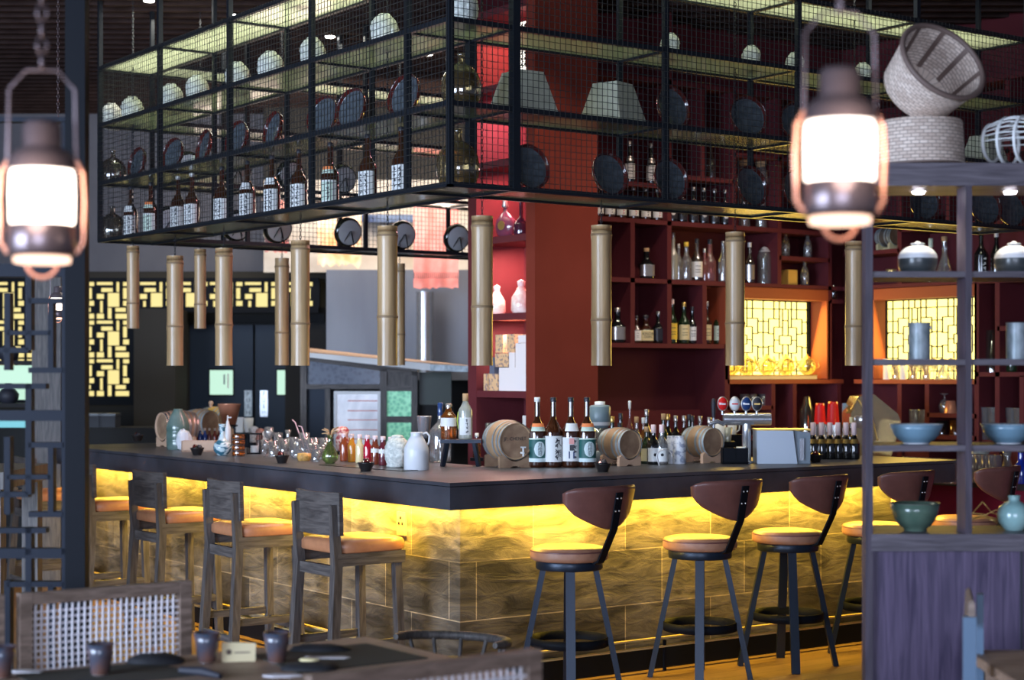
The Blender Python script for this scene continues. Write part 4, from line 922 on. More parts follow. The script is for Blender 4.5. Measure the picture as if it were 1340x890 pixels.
# things on the low shelf of the column (z .98) and on the box shelf (1.50)
acr = G()
for i in range(7): acr.bx((1.96, 2.03+i*.065, .98), (2.02, 2.083+i*.065, 1.30), 'g_clear')
for i in range(6):
    y = 2.50-i*.075; s_ = 'tall clear glass %s on the lowest shelf of the red column' % ORD[i]
    thing('highball_glass', s_, 'glass', G().lathe([(.026, 0), (.033, .30), (.031, .30), (0, .012)], 'g_clear', 12).mesh('highball_glass') if i == 0 else HBM, (1.985, y, .98), 0, 'tall glasses on the lowest column shelf')
    if i == 0: HBM = [o_ for o_ in COL.objects if o_.name.startswith('highball_glass')][-1].data
thing('menu_holder', 'upright white card holder at the right end of the lowest column shelf', 'card holder', G().bx((1.93, 2.01, .98), (1.95, 2.05, 1.34), 'tubew'))
floral = vary(mat('floral_card', (.75, .48, .26), .6), (.30, .20, .20), 45, lo=.52, hi=.6); whitec = mat('white_card', (.82, .76, .78), .6)
bxs = [(2.48, 2.53, 1.5, .115, 'patterned', 'bottom left, slim', floral), (2.36, 2.47, 1.5, .115, 'patterned', 'bottom row, square', floral), (2.02, 2.35, 1.5, .155, 'white', 'bottom row, widest', whitec), (2.40, 2.46, 1.615, .11, 'blue patterned', 'second row, slim', mat('blue_card', (.12, .14, .20), .6)),
       (2.24, 2.395, 1.66, .09, 'patterned', 'second row, middle', floral), (2.02, 2.16, 1.655, .16, 'white', 'right end, tall', whitec), (2.165, 2.235, 1.655, .10, 'white', 'second row, slim', whitec), (2.30, 2.39, 1.755, .12, 'peach patterned', 'top row, left', floral), (2.17, 2.26, 1.757, .12, 'peach patterned', 'top row, middle', floral), (2.03, 2.13, 1.817, .05, 'white', 'very top right', whitec)]
for y0, y1, z, h, cn, w_, m_ in bxs:
    thing('gift_box', '%s small gift box on the red column shelf, %s of the pile' % (cn, w_), 'box', G().bx((1.95, y0, z), (2.07, y1-.004, z+h), m_), group='gift boxes piled on the column shelf')
# column: cognac bottles above
cog = bake([('glass_body', G().lathe([(.030, 0), (.07, .02), (.088, .07), (.080, .12), (.045, .155), (.018, .175), (.016, .20)], mat('cognac_glass', (.16, .05, .09), .06, coat=1), 20, sy=.45)), ('stopper', G().lathe([(.018, .20), (.024, .21), (.018, .24), (.02, .255), (0, .26)], 'cap_s', 12)), ('medallion', G().lathe([(0, -.003), (.030, -.003), (.032, 0)], 'cap_g', 14, T=Matrix.Translation(Vector((0, -.040, .08))) @ Matrix.Rotation(pi/2, 4, 'X')).lathe([(0, -.005), (.02, -.005)], 'plate_r', 12, T=Matrix.Translation(Vector((0, -.0405, .08))) @ Matrix.Rotation(pi/2, 4, 'X')))])
tallc = bottle(.27, .052, mat('port_glass', (.05, .012, .03), .05, coat=1), 'tubew', sh=.25, nr=.25, caplen=.18)
pinkb = bake([('glass_body', G().lathe([(.055, 0), (.065, .02), (.062, .10), (.03, .15), (.02, .17)], vary(mat('rose_glass', (.75, .45, .42), .15, coat=.8), (.95, .85, .8), 25), 14)), ('stopper', G().lathe([(.022, .17), (.026, .20), (0, .215)], 'cap_r', 12))])
thing('cognac_bottle', 'dark flask-shaped cognac bottle with a gold medallion on the upper column shelf', 'bottle', cog, (2.02, at_x(661, 2.02).y, 2.53), -pi/2+.2)
thing('port_bottle', 'dark conical bottle with a white stopper on the upper column shelf', 'bottle', tallc, (1.99, at_x(682, 1.99).y, 2.53), -pi/2)
thing('rose_bottle', 'pink-white textured bottle at the left of the middle column shelf', 'bottle', pinkb, (2.02, at_x(650, 2.02).y, 2.015), -pi/2, scale=.95)
thing('rose_bottle', 'pink-white textured bottle at the right of the middle column shelf', 'bottle', pinkb, (2.00, at_x(682, 2.00).y, 2.015), -pi/2, scale=1.05)
fr_ = G()
for i in range(5):
    for j in range(8):
        y, z = 2.02+i*.036, 3.62+j*.036
        for a_, b_, c_, d_ in ((0, 0, .036, .004), (0, 0, .004, .036), (.012, .012, .03, .016), (.012, .012, .016, .03)): fr_.bx((1.932, y+a_, z+b_), (1.938, y+c_, z+d_), 'dark')
thing('fretwork_lantern', 'glowing white box lantern with dark fretwork high in the red column', 'lantern', [('fretwork', fr_), ('light_box', G().bx((1.94, 2.02, 3.555), (2.06, 2.20, 3.92), 'whiteglow'))])

# ---- right leg of the bar
bl_ = [('base', G().lathe([(.05, 0), (.055, .01), (.05, .06), (.04, .07)], 'greyp', 20)), ('jar', G().lathe([(.04, .07), (.055, .20), (.053, .20), (0, .075)], 'g_clear', 16)), ('motor', G().lathe([(.045, .20), (.055, .22), (.060, .235), (.061, .32), (.052, .33), (0, .335)], mat('blender_grey', (.17, .24, .27), .35), 24).lathe([(.056, .215), (.060, .235)], 'tubew', 24)), ('lid', G().lathe([(.03, .33), (.03, .35), (0, .352)], 'tubew', 16))]
zput(785, 606, 'blender', 'grey blender with a white lid behind the sake bottles', 'blender', bl_, scale=1.05)
# cluster of bottles behind the barrels
cl_ = [(801, 602, .27, .036, 'g_green', 'cap_g', None, 'green bottle with a gold top behind the second barrel'),
       (811, 606, .24, .036, 'g_clear', 'cap_b', 'paper', 'clear bottle with a dark cap just left of the slim pourer'),
       (812, 600, .285, .034, 'g_black', 'cap_b', None, 'tall dark bottle behind the second barrel'),
       (824, 604, .37, .022, 'g_pink', 'tubew', None, 'tall slim pink bottle with a white top, the tallest behind the barrels'),
       (833, 603, .27, .034, 'g_clear', 'cork', 'cream', 'clear bottle with a cork right of the slim pink bottle'),
       (842, 601, .26, .030, 'g_amber', 'tubew', None, 'amber bottle with a white cap behind the short golden bottle'),
       (846, 600, .31, .034, 'g_black', 'cap_s', None, 'black bottle with a silver ball top'),
       (846, 607, .22, .036, 'g_green', 'cork', 'cream', 'short golden-green bottle with a cream label in the front row'),
       (855, 608, .235, .038, 'g_black', 'cap_r', 'paper', 'dark bottle with a pink cap and white swallow label in the front row'),
       (866, 608, .235, .038, 'g_clear', 'cap_r', 'paper', 'clear bottle with a pink cap and white swallow label in the front row'),
       (868, 601, .285, .034, 'g_green', 'cork', None, 'green bottle with a cork between the two barrels'),
       (874, 600, .28, .034, 'g_black', 'cap_g', None, 'dark bottle with a gilt top left of the maroon-topped one'),
       (884, 600, .27, .032, 'g_black', 'cap_s', None, 'dark bottle with a silver and maroon top behind the white jars'),
       (895, 600, .27, .034, 'g_brown', 'cap_s', None, 'brown bottle with a silver top behind the third barrel'),
       (902, 599, .275, .034, 'g_green', 'cap_b', None, 'dark green bottle left of the twin tops behind the third barrel'),
       (906, 600, .27, .030, 'g_black', 'cap_b', None, 'black bottle right of the dark green one behind the third barrel'),
       (916, 599, .265, .034, 'g_clear', 'cap_s', None, 'clear bottle with a wide silver cap behind the third barrel'),
       (928, 600, .26, .032, 'g_clear', 'cap_s', None, 'clear bottle with a silver cap near the beer taps')]
for i, (px, py, H, r, bm_, cp_, lb_, lab) in enumerate(cl_):
    ex = None
    if 'swallow' in lab: ex = lambda l, r, z0, z1: l.lathe([(0, -.001), (.010, -.001)], 'ink', 6, T=Matrix.Translation(Vector((0, -r, (z0+z1)/2))) @ Matrix.Rotation(pi/2, 4, 'X'))
    zput(px, py, 'spirit_bottle', lab, 'bottle', bottle(H, r, bm_, cp_, lb_, lab=(.08, .42), sh=.50, nr=.36, caplen=.13 if 'swallow' not in lab else .2, n=14, extra=ex), rz=FR+.1*(i % 3), group='spirit bottles behind the barrels')
wj = vary(mat('patterned_jar', (.75, .76, .80), .35), (.35, .38, .48), 30, lo=.52, hi=.58)
for k, (px, py, lab) in enumerate(((879, 606.5, 'left'), (889, 607, 'right'))):
    zput(px, py, 'patterned_jar', '%s of two white jars with a faint blue pattern left of the third barrel' % lab, 'jar', G().lathe([(.036, 0), (.040, .004), (.040, .13), (.028, .15), (.028, .165), (0, .166)], wj, 18))
zput(874, 610, 'wire_loop', 'curved blue-white wire loop in front of the patterned jars', 'wire', G().tube([(-.05, 0, .003)]+[(-.02+.045*cos(t)*-1, 0, .055+.04*sin(t)) for t in [i*pi/8 for i in range(9)]], .004, 'cap_s', 6))
bc_ = [('box', G().bx((-.075, -.05, 0), (.075, .05, .012), 'black').bx((-.075, -.05, 0), (.075, -.044, .095), 'black').bx((-.075, .044, 0), (.075, .05, .095), 'black').bx((-.075, -.05, 0), (-.069, .05, .095), 'black').bx((.069, -.05, 0), (.075, .05, .095), 'black').bx((0, -.05, 0), (.006, .05, .095), 'black')), ('napkins', G().bx((.015, -.035, .012), (.06, .03, .10), 'tubew'))]
zput(961, 607, 'bar_caddy', 'black napkin caddy between the third barrel and the steel box', 'caddy', bc_)
zput(941, 598, 'cup', 'large white cup standing behind the third barrel', 'cup', G().lathe([(.035, 0), (.045, .12), (.043, .12), (0, .01)], 'tubew', 18), dz=.10)
zput(941, 598, 'cup_riser', 'dark riser behind the third barrel under the white cups', 'stand', G().bx((-.07, -.06, 0), (.10, .06, .10), 'black'))
zput(952, 598, 'cut_glass', 'cut glass tumbler in front of the white cup', 'glass', G().lathe([(.022, 0), (.032, .09), (.030, .09), (0, .01)], 'g_frost', 8), dz=.10)
zput(958, 594, 'cup', 'small white mug with a handle left of the tap column', 'cup', [('body', G().lathe([(.028, 0), (.032, .08), (.030, .08), (0, .01)], 'tubew', 16)), ('handle', G().tube([(.03, 0, .07), (.05, 0, .06), (.048, 0, .03), (.029, 0, .015)], .005, 'tubew', 6))], dz=.13)
zput(958, 594, 'mug_riser', 'dark block under the small white mug', 'stand', G().bx((-.04, -.04, 0), (.06, .04, .13), 'black'))
# beer tower
p = at_z(977, 606, ZT); sc_ = depth(p)/FP
tw = [('column', G().lathe([(.045, 0), (.045, .012), (.027, .014), (.027, .235)], 'steel', 20)),
      ('manifold', G().tube([(-.14, 0, .262), (.145, 0, .262)], .036, 'steel', 20))]
th = [((945-977)*sc_, 'redp', 'red oval badge'), ((961-977)*sc_, 'tubew', 'white oval badge'), ((976-977)*sc_, 'navy', 'blue oval badge'), ((990-977)*sc_, 'ink', 'black oval badge')]
for x, m_, lb_ in th:
    bd_ = G(); T0 = Matrix.Translation(Vector((x, -.02, .355))) @ Matrix.Rotation(pi/2, 4, 'X') @ Matrix.Diagonal((1, 1.36, 1, 1))
    bd_.lathe([(0, -.004), (.031, -.004), (.033, 0), (.031, .006), (0, .006)], 'cap_s', 22, T=T0); bd_.lathe([(0, .0065), (.028, .0065), (.0285, .004)], m_, 22, T=T0)
    bd_.bx((x-.018, -.0275, .350), (x+.018, -.0268, .358), {'redp': 'tubew', 'tubew': 'redp', 'navy': 'cap_s', 'ink': 'cap_g'}[m_])
    tw.append(('tap_badge', bd_, [], lb_)); tw.append(('badge_post', G().tube([(x, -.01, .29), (x, -.01, .32)], .008, 'steel', 8)))
tw.append(('tap_handle', G().lathe([(.008, .27), (.012, .30), (.015, .36), (.010, .385), (0, .388)], 'ink', 12, ((933-977)*sc_, -.03, 0)), [], 'black lever'))
tw.append(('tap_spout', G().tube([((933-977)*sc_-.03, -.04, .235), ((938-977)*sc_, -.04, .25), ((945-977)*sc_, -.03, .235), ((950-977)*sc_, -.0, .26)], .014, 'steel', 10).tube([((933-977)*sc_, -.035, .27), ((933-977)*sc_, -.045, .21)], .008, 'steel', 8)))
thing('beer_tap_tower', 'chrome beer tap tower with four oval badges', 'beer tap', tw, (p.x, p.y, ZT), FR)
# steel ice box
p = at_z(1022, 606, ZT)
thing('steel_bin', 'brushed steel angled bin on the bar right of the beer taps', 'bin', [('body', G().poly([(-.155, 0), (.085, 0), (.06, .195), (-.155, .20)], -.08, .10, mat('satin_steel', (.50, .56, .64), .45, .55))), ('side', G().poly([(.09, 0), (.165, 0), (.165, .185), (.068, .195)], -.06, .10, 'greyp')), ('lid', G().bx((-.16, -.085, .197), (.165, .105, .206), 'cap_g')), ('grip', G().bx((.10, -.075, .02), (.125, -.06, .15), 'steel'))], (p.x, p.y, ZT), FR)
soy = bottle(.23, .036, 'g_black', 'cap_r', label=None, sh=.42, nr=.42, caplen=.34, nlab=('cap_g',), capr=.0165)
for i, px in enumerate((1064, 1075, 1086, 1096.5, 1107, 1117.5)):
    zput(px, 601, 'beer_bottle', 'dark bottle with pink-white neck, %s in the row beside the steel bin' % ORD[i], 'bottle', soy, group='dark bottles with pink-white necks')
zput(1114, 596, 'cream_bottle', 'cream capped bottle just behind the row of dark bottles', 'bottle', bottle(.25, .03, 'g_brown', 'cream', sh=.5, nr=.4, caplen=.15), group=None)
# back-counter things seen over the bar
def bput(px, D_, z, name, label, cat, parts, rz=FR, group=None, scale=1):
    p = at_d(px, HY, D_); return thing(name, label, cat, parts, (p.x, p.y, z), rz, group, scale)
ZB = .89
bput(1061, 12.8, ZB, 'storage_tub', 'white plastic tub with a lid behind the steel bin', 'tub', [('tub', G().lathe([(.09, 0), (.098, .20)], 'tubew', 20, sq=5)), ('lid', G().lathe([(.108, .20), (.108, .245), (0, .25)], 'tubew', 20, sq=5))], scale=(1, .8, 1))
bput(1056, 12.8, ZB+.25, 'wrapped_bottle', 'dark bottle wrapped in clear plastic on the white tub', 'bottle', [('bottle', G().lathe([(.045, 0), (.05, .2), (.03, .25), (.02, .28), (0, .30)], mat('dark_wrap', (.03, .035, .035), .15, coat=1), 14)), ('wrapping', G().lathe([(.055, 0), (.056, .2), (.035, .25), (.025, .30)], 'g_smoke', 9))])
redc = bake([('cup', G().lathe([(.048, 0), (.042, .02), (.034, .13), (.030, .15), (0, .15)], 'redp', 18)), ('lower_cup', G().lathe([(.045, -.12), (.050, -.002)], 'g_clear', 14))])
bput(1073, 12.4, 1.25, 'plastic_cup', 'red plastic cup upturned, left of the pair behind the dark bottles', 'cup', redc); bput(1090, 12.3, 1.25, 'plastic_cup', 'red plastic cup upturned, right of the pair and brighter', 'cup', redc, scale=1.08)
bput(1082, 12.4, ZB, 'cup_rack', 'dark rack under the two red plastic cups', 'rack', G().bx((-.11, -.12, 0), (.11, .06, .235), 'greyp'))
# coffee machine under plastic
cm = [('body', G().poly([(-.13, 0), (.05, 0), (.05, .06), (-.03, .10), (-.03, .30), (-.13, .32)], -.12, .12, 'cream')), ('cover', G().poly([(-.17, .0), (.03, .08), (.09, .12), (.15, .30), (.13, .34), (-.02, .44), (-.12, .43), (-.17, .34)], -.14, .14, glass('gold_lit_cover', (.90, .76, .45), .08, .45, .30, (.85, .62, .26)))),  # cover itself is clear; golden light is put into its tint
      ('hopper', G().lathe([(0, .0), (.05, .01), (.06, .06), (.05, .07)], 'cap_s', 16, (-.09, -.13, .26))), ('side_panel', G().bx((-.165, .15, .29), (-.09, .17, .39), 'blue')), ('handle', G().tube([(-.17, -.145, .36), (-.13, -.145, .42), (-.03, -.145, .30), (.0, -.145, .2)], .006, 'cap_g', 6))]
bput(1142, 11.9, ZB+.0, 'juice_machine', 'cream drinks machine under a clear plastic cover', 'drinks machine', cm, scale=(1.08, 1.1, 1.32))
# racks of glasses beyond the bar end
def row(px0, px1, n, D0, D1, z, mesh_, name, label, grp, s_=1):
    for i in range(n):
        t = i/(n-1); bput(px0+(px1-px0)*t, D0+(D1-D0)*t, z, name, label % ORD[i] if '%' in label else label, 'glass', mesh_, group=grp, scale=s_)
row(1188, 1245, 8, 11.55, 11.2, ZB, gm['t2'], 'highball_glass', 'clear tumbler on the back counter, %s between the shelf posts', 'tumblers on the back counter', 1.15)
row(1276, 1302, 4, 11.35, 11.2, ZB, gm['t2'], 'highball_glass', 'clear back-counter tumbler, %s of those right of the middle post', 'tumblers right of the post', 1.35)
bput(1282, 11.7, ZB, 'cut_glass', 'sparkling cut glass bowl on the back counter right of the shelf post', 'glass', G().lathe([(.03, 0), (.05, .12), (.075, .20), (.072, .20), (0, .02)], 'g_frost', 9))
bput(1318, 11.3, ZB, 'decanter', 'large clear decanter on the back counter at the right edge', 'glass', gm['d'], scale=1.4)
bput(1336, 11.2, ZB, 'blue_bottle', 'deep blue bottle on the back counter at the right edge', 'bottle', bottle(.22, .05, mat('cobalt_glass', (.01, .03, .30), .08, coat=1), 'cap_b', sh=.5, nr=.4))

# ---- shelf wall A bottles: (px, base z, height, radius, body, cap, label, text)
SH = [(808, 1.83, .25, .052, 'g_black', 'cap_s', 'cap_s', .14, 'squat dark bottle with a silvery label, lowest shelf beside the bamboo'),
      (833, 1.83, .20, .030, 'g_brown', 'cap_b', 'paper', .3, 'slim brown bottle with a white label left of the cream-labelled square one'),
      (845, 1.83, .205, .050, 'g_brown', 'cap_b', 'cream', .1, 'square bottle with a big cream label printed in black'),
      (862, 1.83, .235, .048, 'g_black', 'cap_s', 'cap_b', .1, 'black square bottle with dark label and small gold panel'),
      (880, 1.83, .325, .034, 'g_green', 'cap_r', 'yell', .2, 'tall green bottle with a yellow label, lowest shelf'),
      (895, 1.83, .305, .042, 'g_green', 'cap_g', 'cream', .2, 'broad-shouldered bottle with a cream and red label'),
      (906, 1.83, .275, .034, 'g_black', 'cap_b', 'paper', .2, 'dark bottle with a white label beside the divider'),
      (925.5, 1.83, .315, .032, 'g_brown', 'cap_s', 'cream', .2, 'whisky bottle with a cream label in the narrow cubby'),
      (940, 1.83, .30, .038, 'g_green', 'cap_s', 'palegr', .2, 'whisky bottle with a pale green label beside the bamboo'),
      (846, 2.29, .225, .052, 'g_black', 'cork', 'cap_s', .2, 'single squat black bottle alone in the second cubby'),
      (881, 2.29, .35, .034, 'g_frost', 'cap_s', None, .2, 'tall frosted clear bottle at the left of the wide cubby'),
      (888, 2.29, .27, .032, 'g_clear', 'cap_s', None, .2, 'clear bottle between the frosted one and the yellow-topped one'),
      (898, 2.29, .285, .044, 'g_clear', 'yell', None, .2, 'clear patterned bottle with a bright yellow top'),
      (912, 2.29, .315, .040, 'g_smoke', 'cap_b', 'paper', .35, 'smoky bottle with a large white label'),
      (922, 2.29, .245, .028, 'g_pink', 'cap_s', None, .2, 'short pink bottle beside the white-labelled one'),
      (929, 2.29, .315, .042, 'g_pink', 'cap_b', None, .2, 'tall square pink-clear bottle'),
      (946, 2.29, .31, .036, 'g_clear', 'steel', None, .2, 'clear cylinder bottle with a silver collar half behind the bamboo'),
      (981, 2.29, .31, .036, 'g_smoke', 'tubew', 'cap_s', .2, 'bottle with a white top and small emblem right of the bamboo'),
      (824, 2.97, .30, .036, 'g_black', 'cap_s', 'paper', .1, 'dark bottle with a white label on the upper shelf, left of two'),
      (852, 2.97, .30, .036, 'g_black', 'cap_s', 'paper', .1, 'dark bottle with a white label on the upper shelf, right of two'),
      (930, 3.05, .27, .034, 'g_smoke', 'cap_b', None, .2, 'single smoky bottle high on the shelf wall behind the mesh'),
      ]
for px, z, H, r, b_, c_, l_, z0, lab in SH:
    ex = None; sq = 2
    if 'square' in lab or 'squat' in lab: sq = 4
    if 'printed in black' in lab:
        def ex(l, r, z0, z1):
            put_text(l, 'KNOB', .030, 'ink', (0, -r-.0003, z0+(z1-z0)*.66)); put_text(l, 'CREEK', .022, 'ink', (0, -r-.0003, z0+(z1-z0)*.36))
    elif l_ in ('paper', 'cream', 'yell', 'palegr'):
        def ex(l, r, z0, z1):
            for q_ in (.3, .45, .7): band(l, r, z0+(z1-z0)*q_, z0+(z1-z0)*(q_+.035), 'ink', .5)
    pr = bottle(H, r, b_, c_, l_, lab=(.10, .46), sh=.50 if sq == 2 else .46, nr=.36, caplen=.11, sq=sq, n=16, extra=ex, nlab=('cap_s',) if 'upper shelf' in lab else None)
    X = at_y(px, YA+.10).x
    thing('spirit_bottle', lab, 'bottle', pr, (X, YA+.10, z), FR+.15 if sq == 2 else FR+.25, 'spirit bottles on the shelf wall')
for i, px in enumerate((783, 798, 813, 829, 845, 860)):
    if i == 0: SB = [bottle(.24, .037, 'g_brown', 'cap_s', 'paper', lab=(.10, .45), sh=.5, nr=.4, caplen=.12, extra=ex) for ex in (strokes(21, 1, 'redp'), strokes(22, 1), strokes(23, 1, 'redp'))]
    thing('small_sake_bottle', 'small white-labelled brown bottle, %s in the row above the empty cubbies' % ORD[i], 'bottle', SB[i % 3], (at_y(px, YA+.08).x, YA+.08, 2.71), FR+.2, 'small white-labelled bottles under the rack')
def ulab(l, r, z0, z1):
    l.lathe([(.012, -.001), (.016, -.001)], 'paper', 10, T=Matrix.Translation(Vector((0, -r, (z0+z1)/2))) @ Matrix.Rotation(pi/2, 4, 'X'))
DBt = bottle(.27, .036, 'g_black', 'cap_s', 'cap_b', lab=(.08, .40), sh=.5, nr=.36, caplen=.10, extra=ulab, nlab=('pinkl',))
for i, px in enumerate((880, 893, 907.5, 921, 935, 949)):
    thing('dark_wine_bottle', 'black bottle with pink neck tag, %s in its row under the rack' % ORD[i], 'bottle', DBt, (at_y(px, YA+.08).x, YA+.08, 2.71), FR+.1, 'black bottles with pink neck tags')
for i, px in enumerate((974, 996)):
    pr = bake([('glass_body', G().lathe([(.04, 0), (.045, .02), (.04, .10), (.035, .22), (.06, .36), (.045, .44), (.025, .48)], 'g_clear', 16)), ('cork', G().lathe([(.035, .47), (.045, .50), (.04, .53), (0, .535)], 'cork', 14))])
    thing('corked_flask', 'tall clear flask with a round cork, %s of the two behind the rack plates' % ('left' if i == 0 else 'right'), 'bottle', pr, (at_y(px, YA+.12).x, YA+.12, 2.71), 0, 'tall corked flasks')
# bottles holding stacked glass balls
ball = bake([('glass_body', G().lathe([(.030, 0), (.034, .008), (.034, .09), (.026, .13), (.014, .15), (.013, .18)], 'g_clear', 14)), ('stacked_balls', G().lathe([(0, .01), (.022, .03), (0, .055)], 'plate_b', 10).lathe([(0, .055), (.021, .075), (0, .098)], 'plate_b', 10).lathe([(0, .098), (.017, .115), (0, .132)], 'cap_g', 10)), ('cork', G().lathe([(.012, .18), (.014, .20), (0, .203)], 'cork', 10))])
for px, z, w_ in ((1028, 2.505, 'left on the upper small shelf'), (1057, 2.505, 'right on the upper small shelf'), (1053, 2.29, 'beside the wooden box')):
    thing('ball_bottle', 'clear corked bottle filled with stacked balls, '+w_, 'bottle', ball, (at_y(px, YA+.1).x, YA+.1, z), 0, 'clear bottles with stacked balls')
thing('bamboo_pot', 'plain square bamboo pot on the shelf above the lattice', 'pot', G().bx((-.048, -.045, 0), (.048, .045, .115), 'bambox').bx((-.040, -.037, .115), (.040, .037, .117), 'dark'), (at_y(1032, YA+.08).x, YA+.08, 2.29), 0)
thing('domed_figure', 'tall glass dome over a pale figure right of the bamboo', 'ornament', [('dome', G().lathe([(.055, 0), (.055, .20), (.04, .26), (.015, .285), (0, .29)], 'g_clear', 16)), ('figure', G().lathe([(.03, 0), (.02, .05), (.03, .10), (.018, .15), (.03, .19), (.025, .23), (0, .25)], 'g_smoke', 12)), ('highlight_cap', G().lathe([(.045, .235), (.02, .27), (0, .275)], 'plate_b', 14, (0, -.005, .012)))], (at_y(1000, YA+.12).x, YA+.12, 2.29), 0)
thing('glass_jar', 'short patterned glass jar in the corner cubby', 'jar', G().lathe([(.035, 0), (.04, .01), (.04, .11), (.036, .115), (0, .01)], 'g_smoke', 12), (at_y(1090, YA+.1).x, YA+.1, 2.19), 0)
thing('stacked_stones', 'pile of grey shells and pale blocks in the corner cubby beside the lattice', 'ornament', [('shell', G().lathe([(.0, 0), (.07, .03), (.09, .09), (.06, .16), (.0, .18)], vary(mat('shell_grey', (.20, .19, .15), .6), (.4, .38, .3), 20), 12, (0, 0, .14))), ('block', G().bx((-.06, -.03, 0), (-.012, .03, .05), 'tubew').bx((-.005, -.03, 0), (.05, .03, .05), 'tubew')), ('ball', G().lathe([(0, 0), (.035, .03), (.04, .045), (0, .09)], 'cream', 12, (-.005, 0, .05)))], (5.135, 2.46, 1.575), 0, None, .66)
# glass teapots on the lattice A ledge, tray
thing('slatted_tray', 'long pale slatted tray under the glass teapots', 'tray', G().bx((4.0, 2.33, 1.572), (4.94, 2.45, 1.60), 'cream').bx((4.0, 2.325, 1.60), (4.94, 2.335, 1.606), 'cap_g'))
tp = bake([('pot', G().lathe([(.025, 0), (.058, .025), (.070, .065), (.058, .11), (.028, .13)], glass('gold_lit_glass', (.92, .84, .5), .04, .3, .12, (.9, .7, .2)), 18)), ('lid', G().lathe([(.030, .13), (.02, .14), (.008, .145), (.010, .155), (0, .158)], 'cap_g', 12)), ('spout', G().tube([(-.055, 0, .06), (-.08, 0, .09), (-.09, 0, .14)], [.012, .009, .006], 'cap_g', 8)), ('handle', G().tube([(.05, 0, .10), (.085, 0, .10), (.095, 0, .06), (.058, 0, .03)], .005, 'cap_g', 6))])
for i, px in enumerate((957, 977, 1003, 1028, 1056)):
    thing('glass_teapot', 'round glass teapot in front of the bright lattice, %s of the five' % ORD[i], 'teapot', tp, (at_y(px, 2.39).x, 2.39, 1.606), FR, 'glass teapots under the lattice')
# lattice B ledge
cyl = G().lathe([(.026, 0), (.026, .155), (0, .156)], 'tubew', 16).mesh('cup')
for px, w_ in ((1160, 'left'), (1182, 'right')):
    thing('white_cylinder', 'white cylinder cup on the ledge of the right lattice, %s of two' % w_, 'cup', cyl, (5.26, at_x(px, 5.26).y, 1.57), 0, 'white cylinder cups')
for i, (px, m_) in enumerate(((1172, 't2'), (1195, 't2'), (1203, 's'), (1212, 't2'), (1222, 's'), (1234, 'd'), (1246, 's'), (1256, 't2'))):
    thing({'t2': 'highball_glass', 's': 'stem_glass', 'd': 'decanter'}[m_], 'clear glass in front of the right lattice window, %s on its ledge' % ORD[i], 'glass', gm[m_], (5.26, at_x(px, 5.26).y, 1.57), 0, 'glasses on the right lattice ledge', .95)
# wall B odds and ends
def pB(px, dx=.10): return at_x(px, XB+dx)
def wb(px, z, name, label, cat, parts, rz=FR, s_=1, grp=None, dx=.10):
    p = pB(px, dx); return thing(name, label, cat, parts, (p.x, p.y, z), rz, grp, s_)
bp_ = barrel_parts(.17, .075); 
o = wb(1163, 2.557+.105, 'wooden_barrel', 'small grey weathered barrel on the shelf beside the wood post', 'barrel', barrel_parts(.17, .075, m='wood'), rz=FR+.5, dx=.12)
wb(1163, 2.557, 'barrel_cradle', 'little wooden rack under the grey weathered barrel', 'cradle', cradle_parts(.17, .075, 'cream'), rz=FR+.5, dx=.12)
wb(1236, 2.29, 'triangular_flask', 'slender clear conical flask with a cork behind the left jar', 'bottle', [('glass_body', G().lathe([(.085, 0), (.08, .02), (.02, .20), (.018, .27), (.02, .30)], 'g_clear', 16)), ('liquid', G().lathe([(.07, .005), (.03, .11), (.0, .11)], 'g_pink', 12)), ('cork', G().lathe([(.02, .30), (.024, .335), (0, .34)], 'cork', 10))])
wb(1218, 2.29, 'white_topped_bottle', 'bottle with a pale grey top just right of the left jar neck', 'bottle', bottle(.33, .035, 'g_smoke', 'palegr', sh=.5, nr=.45, caplen=.2))
wb(1284, 2.29, 'dark_sake_bottle', 'black bottle with white brushed characters left of the right-hand jar', 'bottle', bottle(.36, .052, 'g_black', 'cap_b', 'g_black', lab=(.05, .5), sh=.5, nr=.32, extra=strokes(31, 1, 'paper')))
wb(1304, 2.29, 'white_topped_bottle', 'bottle with a white and black top behind the right-hand jar', 'bottle', bottle(.36, .04, 'g_black', 'tubew', sh=.5, nr=.36, caplen=.16))
wb(1316, 2.71, 'spirit_bottle', 'bottle with a yellow and white label on the top right shelf behind the mesh', 'bottle', bottle(.28, .042, 'g_green', 'cap_b', 'paper', lab=(.05, .62), sh=.62, nr=.36, extra=lambda l, r, z0, z1: band(l, r, z0+(z1-z0)*.55, z1, 'yell', .8)))
wb(1210, 2.71, 'white_bowl_stack', 'pale stacked bowls on the shelf behind the rack plate', 'bowl', G().lathe([(.04, 0), (.08, .05), (.082, .055), (.05, .03), (.08, .09), (.082, .095), (.04, .06), (0, .06)], 'plate_b', 16))
for i, px in enumerate((1298, 1324)): wb(px, 1.625, 'tall_dark_glass', 'tall smoky glass cylinder in the narrow right cubbies, %s of two' % ('left' if i == 0 else 'right'), 'glass', G().lathe([(.042, 0), (.042, .30), (.039, .30), (0, .01)], 'g_smoke', 16) if i == 0 else bottle(.34, .04, 'g_green', 'cap_s', 'yell', sh=.5), grp='tall glassware in the right cubbies')
pit = G().lathe([(.030, 0), (.036, .005), (.045, .19), (.048, .195), (.043, .19), (0, .012)], 'g_clear', 16).mesh('pitcher')
for i, px in enumerate((1198, 1209, 1291, 1301, 1326, 1336)):
    wb(px, 1.13 if px < 1220 else 1.14, 'glass_pitcher', 'tall clear glass in the lower right shelving, %s of the six' % ORD[i], 'glass', pit, grp='tall glasses in the lower right cubbies', s_=1.1 if px < 1220 else 1.2, dx=.08)
